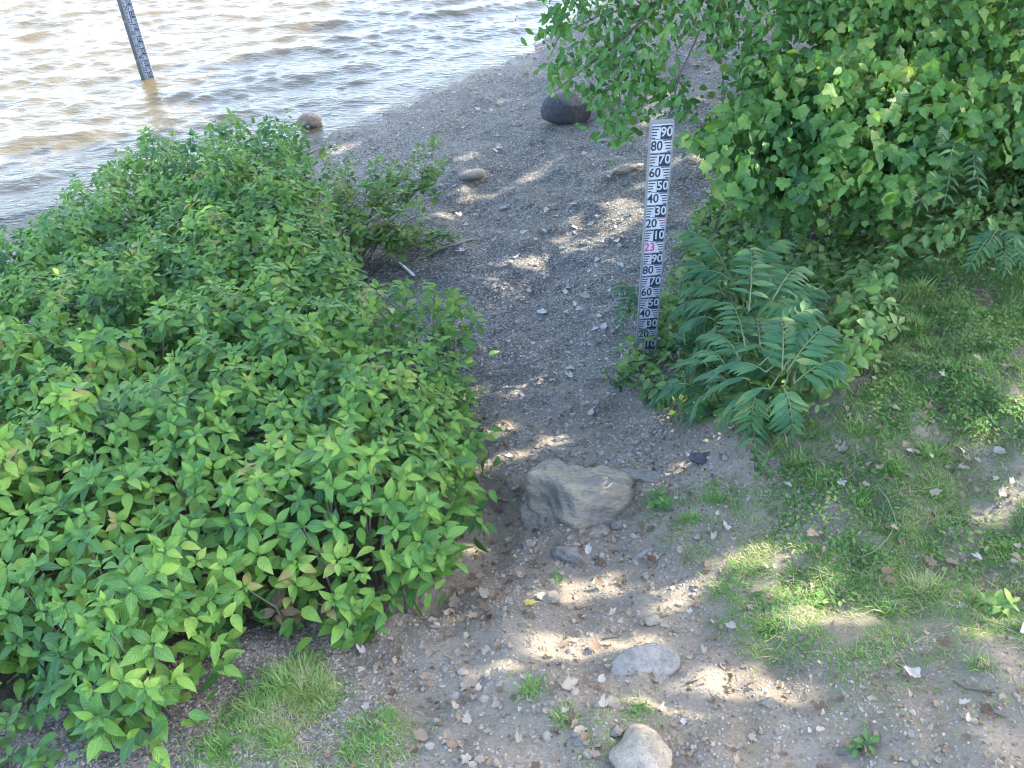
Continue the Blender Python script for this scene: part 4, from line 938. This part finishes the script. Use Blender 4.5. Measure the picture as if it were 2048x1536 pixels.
# ------------------------------------------------------------------ fallen leaves
r = np.random.default_rng(111)
DM = {w: [t.mesh('dry_leaf', m_) for t in DRY] for w, m_ in (('brown', M_dry), ('pale', M_drypale), ('yellow', M_dryyel), ('whitish', M_drywhite))}
def put_leaf(pos, size, word, label, group=None, rz=None, tilt=.22):
    o = link('dry_leaf', DM[word][r.integers(0, len(DRY))], loc=pos + np.array([0, 0, .012 + size * .03])); o.scale = (size * r.uniform(.75, 1.05), size, size)
    o.rotation_euler = (r.normal(.05, tilt), r.normal(0, tilt), r.uniform(0, 6.28) if rz is None else rz); return tag(o, label, 'dry leaf', group)
SINGLE = [(1045, 1212, .085, 'yellow', 'yellow fallen leaf lying in the path below the slab stone'), (1845, 1355, .10, 'pale', 'large pale dry leaf on the bare soil at the lower right'), (1925, 1205, .09, 'pale', 'broad beige dry leaf at the lower edge of the grass near the right edge'),
          (1882, 1057, .055, 'pale', 'round pale grey dry leaf in the grass right of the curved stalk'), (2045, 1275, .09, 'pale', 'pale dry leaf cut off by the right edge'), (1960, 740, .085, 'brown', 'tan dry leaf on bare ground in the upper grass'),
          (1840, 650, .08, 'brown', 'brown dry leaf at the top of the grassy slope'), (1995, 700, .08, 'pale', 'folded pale dry leaf near the right edge of the grass'), (1885, 845, .05, 'pale', 'small pale dry leaf in the grass above the curved stalk'), (1930, 910, .06, 'pale', 'torn pale dry leaf in the middle of the grass'),
          (1700, 992, .07, 'pale', 'pale curled dry leaf beside the bare patch of the bank'), (1740, 1020, .075, 'brown', 'cupped brown dry leaf at the upper end of the curved stalk'), (1750, 865, .07, 'brown', 'reddish brown dry leaf standing in the grass'), (1590, 1187, .05, 'pale', 'small greyish dry leaf at the lower left of the grass'),
          (1965, 1122, .06, 'pale', 'whitish dry leaf in the lower grass near the right edge'), (1318, 1250, .06, 'brown', 'dark brown dry leaf beside the small pinkish stone'), (1400, 1150, .06, 'brown', 'dark dry leaf standing in a sunny spot right of the slab'), (880, 1255, .055, 'pale', 'small pale dry leaf below the tip of the thicket'),
          (960, 1370, .075, 'brown', 'big brown dry leaf left of the wide worn stone'), (735, 1405, .06, 'pale', 'pale dry leaf at the edge of the grass tuft'), (1230, 1090, .05, 'brown', 'tan dry leaf on the soil right of the slab stone'), (1460, 1065, .07, 'pale', 'pale dry leaf at the edge of the grass above the sunny spot')]
for u, v, s, w, lab in SINGLE: put_leaf(P(u, v), s, w, lab)
LZ = [([(900, 400), (1280, 380), (1270, 700), (1200, 760), (980, 780), (990, 600), (930, 520)], 70, .065, .11, .8, 'on the dark gravel of the near beach, left of the gauge'),
      ([(720, 250), (1060, 130), (1290, 200), (1290, 370), (900, 390)], 30, .07, .11, .85, 'on the dark gravel of the far beach below the boulder'),
      ([(970, 790), (1200, 790), (1240, 920), (1000, 940)], 22, .04, .08, .35, 'on the narrow part of the path above the half-buried rock'),
      ([(920, 1020), (1040, 960), (1060, 1090), (1100, 1180), (950, 1250), (800, 1230)], 48, .05, .09, .08, 'in the hollow of the path left of the half-buried rock'),
      ([(1150, 1040), (1430, 1080), (1440, 1230), (1120, 1240)], 34, .035, .08, .1, 'on the soil right of the slab stone'),
      ([(700, 1290), (1000, 1260), (1240, 1270), (1200, 1520), (850, 1530)], 38, .04, .085, .12, 'on the trodden soil left of the smooth flat stone'),
      ([(1350, 1240), (1560, 1250), (2040, 1350), (2040, 1530), (1360, 1530)], 20, .03, .07, .15, 'on the bare soil at the bottom right'),
      ([(1560, 940), (1780, 820), (2040, 640), (2040, 1180), (1700, 1180), (1500, 1130)], 44, .035, .08, .2, 'among the grass of the right bank')]
for poly, n, a, b_, pale, where in LZ:
    c = scatter(poly, n * 4, r)[:n]
    for q_ in c:
        w = ('whitish' if 'beach' in where else 'pale') if r.random() < pale else 'brown'
        if 'grass of' in where: q_ = q_ + np.array([0, 0, .025])
        LOOSE.append((put_leaf(q_, r.uniform(a, b_), w, None), q_, w, 'dry leaf'))
# each loose leaf or stone is told by the nearest thing one can find, the side it lies on and its rank there
MARKS = [(1133, 225, 'the boulder'), (1245, 340, 'the cream-coloured stone'), (945, 345, 'the tan stone mound'), (900, 490, 'the driftwood'), (1300, 480, 'the upper half of the near gauge'), (1285, 690, 'the foot of the near gauge'), (1150, 970, 'the half-buried rock'),
         (1142, 1110, 'the slab stone'), (1290, 1325, 'the smooth flat stone'), (1285, 1500, 'the big pale stone'), (1045, 1212, 'the yellow leaf'), (1410, 910, 'the square dark stone'), (1290, 1110, 'the narrow aslant stone'), (1845, 1355, 'the large pale leaf'),
         (1925, 1205, 'the broad beige leaf'), (1785, 1050, 'the curved stalk'), (2040, 1275, 'the leaf cut by the right edge'), (1540, 1408, 'the pale oval stone'), (1735, 1500, 'the three-leaved weed'), (600, 1370, 'the tall grass tuft'), (390, 1400, 'the lowest shrub'), (740, 1245, 'the thicket tip plant'),
         (950, 1000, 'the bright shrub beside the path'), (1960, 740, 'the tan leaf in the upper grass'), (1885, 845, 'the small pale leaf above the stalk'), (1700, 990, 'the pale curled leaf'), (1320, 1010, 'the weed by the rock'), (2020, 1000, 'the right edge sun patch'), (960, 690, 'the dark small-leaved shrub'), (1590, 1187, 'the small greyish leaf'), (1160, 1483, 'the flat light grey stone')]
ORD = ['nearest', 'second nearest', 'third nearest', 'fourth nearest', 'fifth nearest', 'sixth nearest', 'seventh nearest', 'eighth nearest', 'ninth nearest', 'tenth nearest', 'eleventh nearest', 'twelfth nearest', 'thirteenth nearest', 'fourteenth nearest', 'fifteenth nearest', 'sixteenth nearest', 'seventeenth nearest', 'eighteenth nearest']
buck = {}
for o, q_, w, kind in LOOSE:
    u, v, _z = proj(q_[None]); u, v = float(u[0]), float(v[0])
    k = min(range(len(MARKS)), key=lambda i: (MARKS[i][0] - u) ** 2 + (MARKS[i][1] - v) ** 2); du, dv = u - MARKS[k][0], v - MARKS[k][1]
    side = ('right of' if du > 0 else 'left of') if abs(du) > abs(dv) else ('below' if dv > 0 else 'above')
    buck.setdefault((kind, w, k, side), []).append((math.hypot(du, dv), o))
for (kind, w, k, side), l in buck.items():
    l.sort(key=lambda e: e[0])
    for n_, (_d, o) in enumerate(l):
        rank = '' if len(l) == 1 else ', ' + ORD[min(n_, 17)] + ' to it'
        tag(o, f'{w} {"loose " if kind == "stone" else ""}{kind} {side} {MARKS[k][2]}{rank}', kind, f'{w} {"loose stones" if kind == "stone" else "dry leaves"} near {MARKS[k][2]}')
# crumbs of litter too small to pick apart
c = np.concatenate([scatter_even([(930, 800), (1450, 930), (1480, 1060), (1420, 1200), (1500, 1330), (2060, 1250), (2060, 1560), (600, 1560), (800, 1230), (960, 1000)], 430, r), scatter_even(GRASS[1][0], 330, r), scatter_even(GRASS[0][0], 220, r), scatter_even(BEACH, 40, r)])
k = len(c); c[:, 2] += .006; R = rotz(r.uniform(0, 6.28, k)) @ rotx(r.normal(0, .4, k)) @ roty(r.normal(0, .4, k)) * (.012 + .036 * r.random(k) ** 2)[:, None, None]
tag(link('leaf_litter', batch('leaf_litter', DRY, r.integers(0, 7, k), R, c, M_dry)), 'crumbled dry leaf litter scattered over path and bank', 'leaf litter', kind='stuff')

# ------------------------------------------------------------------ twigs, stalk, driftwood, white tube
def stick(name, uv, r0, r1, mat, label, cat, h=.012, arch=0.0):
    pts_ = np.array([P(u, v) for u, v in uv]); n = len(pts_); pts_[:, 2] += h + arch * np.sin(np.linspace(0, math.pi, n)); b = pts_[0].copy()
    return tag(link(name, tube(pts_ - b, r0, r1, 6).mesh(name, mat), loc=b), label, cat)
stick('dry_stalk', [(1735, 990), (1750, 983), (1770, 1010), (1783, 1040), (1788, 1062), (1770, 1090), (1745, 1115), (1715, 1128)], .004, .003, M_gstem, 'long curved pale stalk lying on the grass of the right bank', 'stalk', .05)
stick('twig', [(1155, 1220), (1190, 1208)], .006, .004, M_twig, 'short twig in the sunny spot below the slab stone', 'twig')
stick('twig', [(1205, 1280), (1240, 1275)], .005, .003, M_stem, 'dark twig above the smooth flat stone', 'twig')
stick('twig', [(1370, 1370), (1395, 1360), (1415, 1348)], .006, .003, M_twig, 'pale twig right of the smooth flat stone', 'twig')
stick('twig', [(1905, 1365), (1930, 1380), (1965, 1385), (1990, 1388)], .005, .003, M_stem, 'thin dark twig on the bare soil right of the large pale leaf', 'twig')
stick('twig', [(1985, 1430), (2015, 1437)], .005, .003, M_stem, 'short dark twig near the right edge', 'twig')
stick('thin_stalk', [(330, 1400), (385, 1440), (430, 1470), (470, 1500)], .004, .002, M_twig, 'long thin dry stem on the gravel below the lowest shrub', 'stem')
stick('thin_stalk', [(375, 1380), (400, 1400), (425, 1425)], .003, .002, M_twig, 'short thin dry stem beside the lowest shrub', 'stem')
stick('driftwood', [(840, 520), (880, 500), (910, 492), (945, 480)], .022, .012, M_wood, 'flat piece of grey driftwood on the gravel by the thin shrub', 'driftwood')
stick('driftwood', [(610, 345), (614, 320), (640, 300)], .03, .015, M_stem, 'dark bent root at the water edge behind the thicket', 'root', .03, .05)
a = P(800, 531); b = P(828, 556); root = empty('white_tube', a, 'white plastic tube lying on the gravel at the edge of the thicket', 'tube')
dv = b - a
link('barrel', tube([dv * .28 + [0, 0, .03], dv * .6 + [0, 0, .03], dv + [0, 0, .03]], .016, .016, 10).mesh('barrel', M_plastic), root)
link('cap', tube([dv * 0 + [0, 0, .03], dv * .25 + [0, 0, .03]], .010, .013, 10).mesh('cap', M_plastic), root)

# ------------------------------------------------------------------ water gauges
FONT = {}
def text_mesh(s, mat, key):
    if (s, key) in FONT: return FONT[(s, key)]
    cu = bpy.data.curves.new('number', 'FONT'); cu.body = s; cu.align_x = 'CENTER'; cu.align_y = 'CENTER'; cu.size = 1.0; cu.extrude = .0; cu.offset = .018
    cu.resolution_u = 3
    ob_ = bpy.data.objects.new('number', cu); col.objects.link(ob_)
    dg = bpy.context.evaluated_depsgraph_get(); me = bpy.data.meshes.new_from_object(ob_.evaluated_get(dg))
    bpy.data.objects.remove(ob_); me.materials.clear(); me.materials.append(mat); FONT[(s, key)] = me
    return me
def gauge(loc, rz, zlabel, cells, bottom, top, label, lean=0.0, thick=.05):
    """local: x right, z up, plate faces -y; cells: (z of the middle, text, mode)"""
    W = .147; root = empty('water_gauge', loc, label, 'water gauge'); root.rotation_euler = (0, lean, rz)
    z0 = loc[2]
    link('post', box(-W / 2 - .006, W / 2 + .006, .004, thick, bottom - z0, top - z0).mesh('post', M_metal, False), root)
    link('plate', box(-W / 2, W / 2, -.002, .0038, bottom - z0 + .05, top - z0 - .012).mesh('plate', M_white, False), root)
    for s in (-1, 1):
        link('edge_rail', box(s * (W / 2 + .004) - .005, s * (W / 2 + .004) + .005, -.006, .003, bottom - z0, top - z0).mesh('edge_rail', M_metal, False), root)
    for zc, txt, mode in cells:
        z = zc - z0; dark = mode == 'dark'
        if dark: link('number_field', box(-.008, W / 2 - .004, -.0035, -.0022, z - .048, z + .05).mesh('number_field', M_navy, False), root)
        if txt:
            me = text_mesh(txt, M_num if dark else (M_red if mode == 'red' else M_navy), 'd' if dark else mode)
            o = link('number', me, root, loc=(.032 if dark else -.03, -.0042 if dark else -.003, z)); o.rotation_euler = (math.pi / 2, 0, 0); o.scale = (.083, .098, 1)
        ticks = []
        for k in range(5):
            l = (.058, .047, .036, .036, .025)[k]; zz = z + .042 - k * .0205
            x0, x1 = (-W / 2 + .004, -W / 2 + .004 + l) if dark else (W / 2 - .004 - l, W / 2 - .004)
            link('tick_mark', box(x0, x1, -.0033, -.0021, zz - .004, zz + .004).mesh('tick_mark', M_fade if mode == 'faded' else M_navy, False), root)
        link('division_line', box(-W / 2 + .003, W / 2 - .003, -.0031, -.0021, z - .0515, z - .0482).mesh('division_line', M_navy, False), root)
    for zz in (top - z0 - .035, (top + bottom) / 2 - z0, top - z0 - .42, bottom - z0 + .3):
        for s in (-1, 1):
            link('screw', tube([(s * (W / 2 - .012), -.0018, zz), (s * (W / 2 - .012), -.0055, zz)], .005, .005, 8).mesh('screw', M_metal), root)
    return root
cells = [(1.0 + .1 * k, str(int(k * 10 if k < 10 else (k - 10) * 10)) if k % 10 else {0: '22', 10: '23'}[k], 'dark' if k % 2 else ('red' if k in (0, 10) else 'light')) for k in range(0, 20)]
cells = [(z, t, 'faded' if abs(z - 2.2) < .01 else m_) for z, t, m_ in cells]
nz = float(gz(1.1044, 5.67))
g = gauge((1.1044, 5.67, nz), math.atan2(-1.1044, 5.67) * -.15, 0, cells, nz - .15, 2.97, 'near water gauge with black and white numbers beside the path')
link('foot_bracket', joinT([box(-.2, -.085, -.012, .03, -.02, .012), box(-.2, -.19, -.012, .03, .012, .06), box(-.12, -.085, -.012, .03, .012, .045)]).mesh('foot_bracket', M_white, False), g)
cells = [(.1 * k, str((k % 10) * 10) if k % 10 else '22', 'dark' if k % 2 else 'light') for k in range(1, 20)]
g = gauge((-5.99, 15.29, 0), math.radians(14), 0, cells, -.8, 2.02, 'far water gauge standing in the brown water at the upper left', thick=.06)
M_oldpost = plain_mat('weathered_post', (.10, .105, .10), .8, .4, 6)
link('support_post', box(-.138, -.088, .006, .075, -.9, 2.0).mesh('support_post', M_oldpost, False), g)
for z_ in (.35, 1.0, 1.65): link('bracket', box(-.134, -.06, -.004, .004, z_ - .02, z_ + .02).mesh('bracket', M_metal, False), g)

# ------------------------------------------------------------------ the tall trees on the right bank, out of the picture, that shade the place
r = np.random.default_rng(121)
HOLES = [(1060, 520, .16), (1000, 532, .16), (1165, 492, .14), (1235, 462, .13), (1000, 700, .13), (1095, 682, .11), (1205, 610, .10), (1195, 690, .09), (1060, 352, .10), (1095, 328, .10), (1280, 425, .12), (1140, 440, .09),
         (945, 345, .16), (680, 300, .22), (735, 232, .2), (1060, 105, .2), (1450, 130, .3), (1390, 200, .15), (1400, 315, .16), (1245, 338, .16), (1010, 850, .10), (1090, 890, .09), (1100, 780, .07),
         (1170, 1180, .16), (1405, 1165, .13), (1350, 1195, .08), (1010, 1320, .13), (1110, 1300, .15), (1290, 1290, .13), (1400, 1385, .16), (1290, 1480, .16), (1555, 1410, .14), (1500, 1350, .08), (1565, 1190, .08),
         (2030, 1000, .16), (2035, 830, .12), (1720, 1235, .11), (1965, 1265, .09), (1180, 1025, .07), (640, 1385, .09), (935, 1100, .08), (1960, 870, .10), (870, 1240, .06), (1540, 1110, .07), (2000, 760, .07), (1230, 1420, .08)]
HOLES_H = [(70, 590, .10, .9), (300, 545, .10, .95), (265, 600, .09, .95), (150, 690, .09, 1), (470, 570, .09, 1), (230, 800, .09, 1.05), (640, 600, .08, 1), (1900, 30, .3, 1.2), (1780, 60, .2, 1.2), (1990, 60, .2, 1.2), (1540, 660, .10, .45), (1410, 570, .08, .5), (1520, 770, .08, .3), (1780, 400, .1, .8)]
_q = r.uniform(0, 1, (150, 2)) * [560, 760] + [880, 180]; _q = _q[inpoly(_q[:, 0], _q[:, 1], BEACH)][:42]; HOLES += [(a_, b_, r.uniform(.06, .16)) for a_, b_ in _q if math.hypot(a_ - 1145, b_ - 225) > 110]
_q = r.uniform(0, 1, (60, 2)) * [1000, 480] + [920, 1030]; HOLES += [(a_, b_, r.uniform(.0, .08)) for a_, b_ in _q[:9]]
hp = np.concatenate([hit(np.array([h[0] for h in HOLES]), np.array([h[1] for h in HOLES])), np.array([P(u, v, h) for u, v, _, h in HOLES_H])])
hr = np.array([h[2] for h in HOLES] + [h[2] for h in HOLES_H])
SH = np.array([(-5.5, 0.2), (-9.5, 4), (-9.5, 9.6), (-5.8, 11.4), (-4.2, 13.0), (-3.8, 15.5), (-2.2, 18.0), (0.0, 20), (6.4, 20), (6.4, 5), (4.2, 0.2)])   # the shaded ground
n = 110000
x = r.uniform(-9.5, 9, n); y = r.uniform(-4, 24, n); 
xe = x + .5 * np.sin(1.7 * y) + .35 * np.sin(3.9 * y + 1) + r.normal(0, .35, n); ye = y + .5 * np.sin(1.3 * x) + .3 * np.sin(4.1 * x) + r.normal(0, .35, n)
m = inpoly(xe, ye, SH); x, y = x[m], y[m]
zc = r.uniform(7.0, 10.8, len(x)) + .5 * np.sin(x * .8) * np.cos(y * .7)
g0 = np.stack([x, y, np.full(len(x), .7)], -1); cpos = g0 + S * ((zc - .7) / S[2])[:, None]
ok = np.ones(len(x), bool); bq = P(1133, 235) + np.array([0, 0, .25])
for q_, rad in zip(hp, hr):
    wb = bq - q_; wb = np.linalg.norm(wb - (wb @ S) * S)
    if wb < .62 + rad * .5: continue
    w = cpos - q_; along = w @ S; dist = np.linalg.norm(w - along[:, None] * S, axis=1)
    ok &= dist > rad * .5 * (1 + .25 * np.sin(np.arctan2(w[:, 2], w[:, 0]) * 3)) + .10
cpos = cpos[ok]; k = len(cpos); print('canopy', k)
TREES = [(8.0, 2.5, 'tall leafy tree on the right bank, nearest the viewer'), (11.0, 8.5, 'tall leafy tree on the right bank, second from the viewer'), (12.5, 15.5, 'tall leafy tree on the right bank, third from the viewer'), (14.5, 24, 'tall leafy tree on the right bank, farthest from the viewer')]
tb = np.array([t[:2] for t in TREES]); own = np.argmin(((cpos[:, None, :2] - tb[None]) ** 2).sum(-1), 1)
CARD = [ovate(3, .42, .2, .2, .3, .5), ovate(3, .38, .3, .35, .3, .5)]
for i, (tx, ty, lab) in enumerate(TREES):
    b = np.array([tx, ty, float(gz(tx, ty))]); root = empty('tall_tree', b, lab, 'tree', 'tall trees on the right bank')
    s = np.where(own == i)[0]; c = cpos[s]; ctr = c.mean(0)
    link('trunk', tube(np.array([b - [0, 0, .3], b + [.1, 0, 2.5], b + [0, .1, 5.5], [(tx * 2 + ctr[0]) / 3, (ty * 2 + ctr[1]) / 3, 7.2], ctr + [0, 0, 1]]) - b, .26, .08, 10).mesh('trunk', M_bark), root)
    for j in r.choice(len(s), 9, replace=False):
        st = np.array([(tx * 2 + ctr[0]) / 3, (ty * 2 + ctr[1]) / 3, 6.8]); md = (st + c[j]) / 2 + [0, 0, .5]
        link('limb', tube(np.array([st, md, c[j]]) - b, .07, .02, 6).mesh('limb', M_bark), root)
    kk = len(s); ph = r.uniform(0, 6.28, kk); d = np.stack([np.cos(ph), np.sin(ph), r.normal(-.2, .4, kk)], -1)
    R = frame(d, np.array([0.3, 0, 1.0]) + r.normal(0, .5, (kk, 3))) * r.uniform(.26, .4, kk)[:, None, None]
    tag(link('crown', batch('crown', CARD, r.integers(0, 2, kk), R, c - R[:, :, 1] * .5, M_canopy, origin=b), root), kind='stuff')

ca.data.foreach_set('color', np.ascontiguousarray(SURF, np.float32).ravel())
for i, (bx, by, rad_, hgt, lab) in enumerate([(8.6, 12.6, 1.7, 5.2, 'added tall bush blocking low light, far right bank, nearest the vine-covered shrubs'), (10.0, 16.2, 2.1, 5.8, 'added tall bush blocking low light, in the middle of the far right bank'), (10.5, 20.5, 2.2, 5.5, 'farthest added tall bush blocking low light on the right bank')]):  # bushes added on the right to block low light under the crowns
    b = np.array([bx, by, float(gz(bx, by))]); root = empty('light_blocking_bush', b, lab, 'bush', 'added bushes blocking low light on the far right bank'); kk = 2600
    d = r.normal(0, 1, (kk, 3)); d /= np.linalg.norm(d, axis=1, keepdims=True); d *= (.45 + .55 * r.random(kk) ** .5)[:, None]
    c = b + np.stack([d[:, 0] * rad_, d[:, 1] * rad_, hgt * (.5 + .5 * d[:, 2])], -1); c[:, 2] = np.maximum(c[:, 2], gz(c[:, 0], c[:, 1]) + .05)
    ph = r.uniform(0, 6.28, kk); R = frame(np.stack([np.cos(ph), np.sin(ph), r.normal(-.3, .4, kk)], -1), d + np.array([0, 0, .8]) + r.normal(0, .4, (kk, 3))) * r.uniform(.14, .26, kk)[:, None, None]
    tag(link('crown', batch('crown', OVAL, r.integers(0, 3, kk), R, c, M_vine, origin=b), root), kind='stuff')
    for j in range(7):
        t_ = c[r.integers(0, kk)]; link('stem', tube(np.array([b + [r.normal(0, .2), r.normal(0, .2), -.1], (b + t_) / 2 + [0, 0, .4], t_]) - b, .04, .012, 6).mesh('stem', M_bark), root)
finish_plants()
print('objects', len(scene.objects))
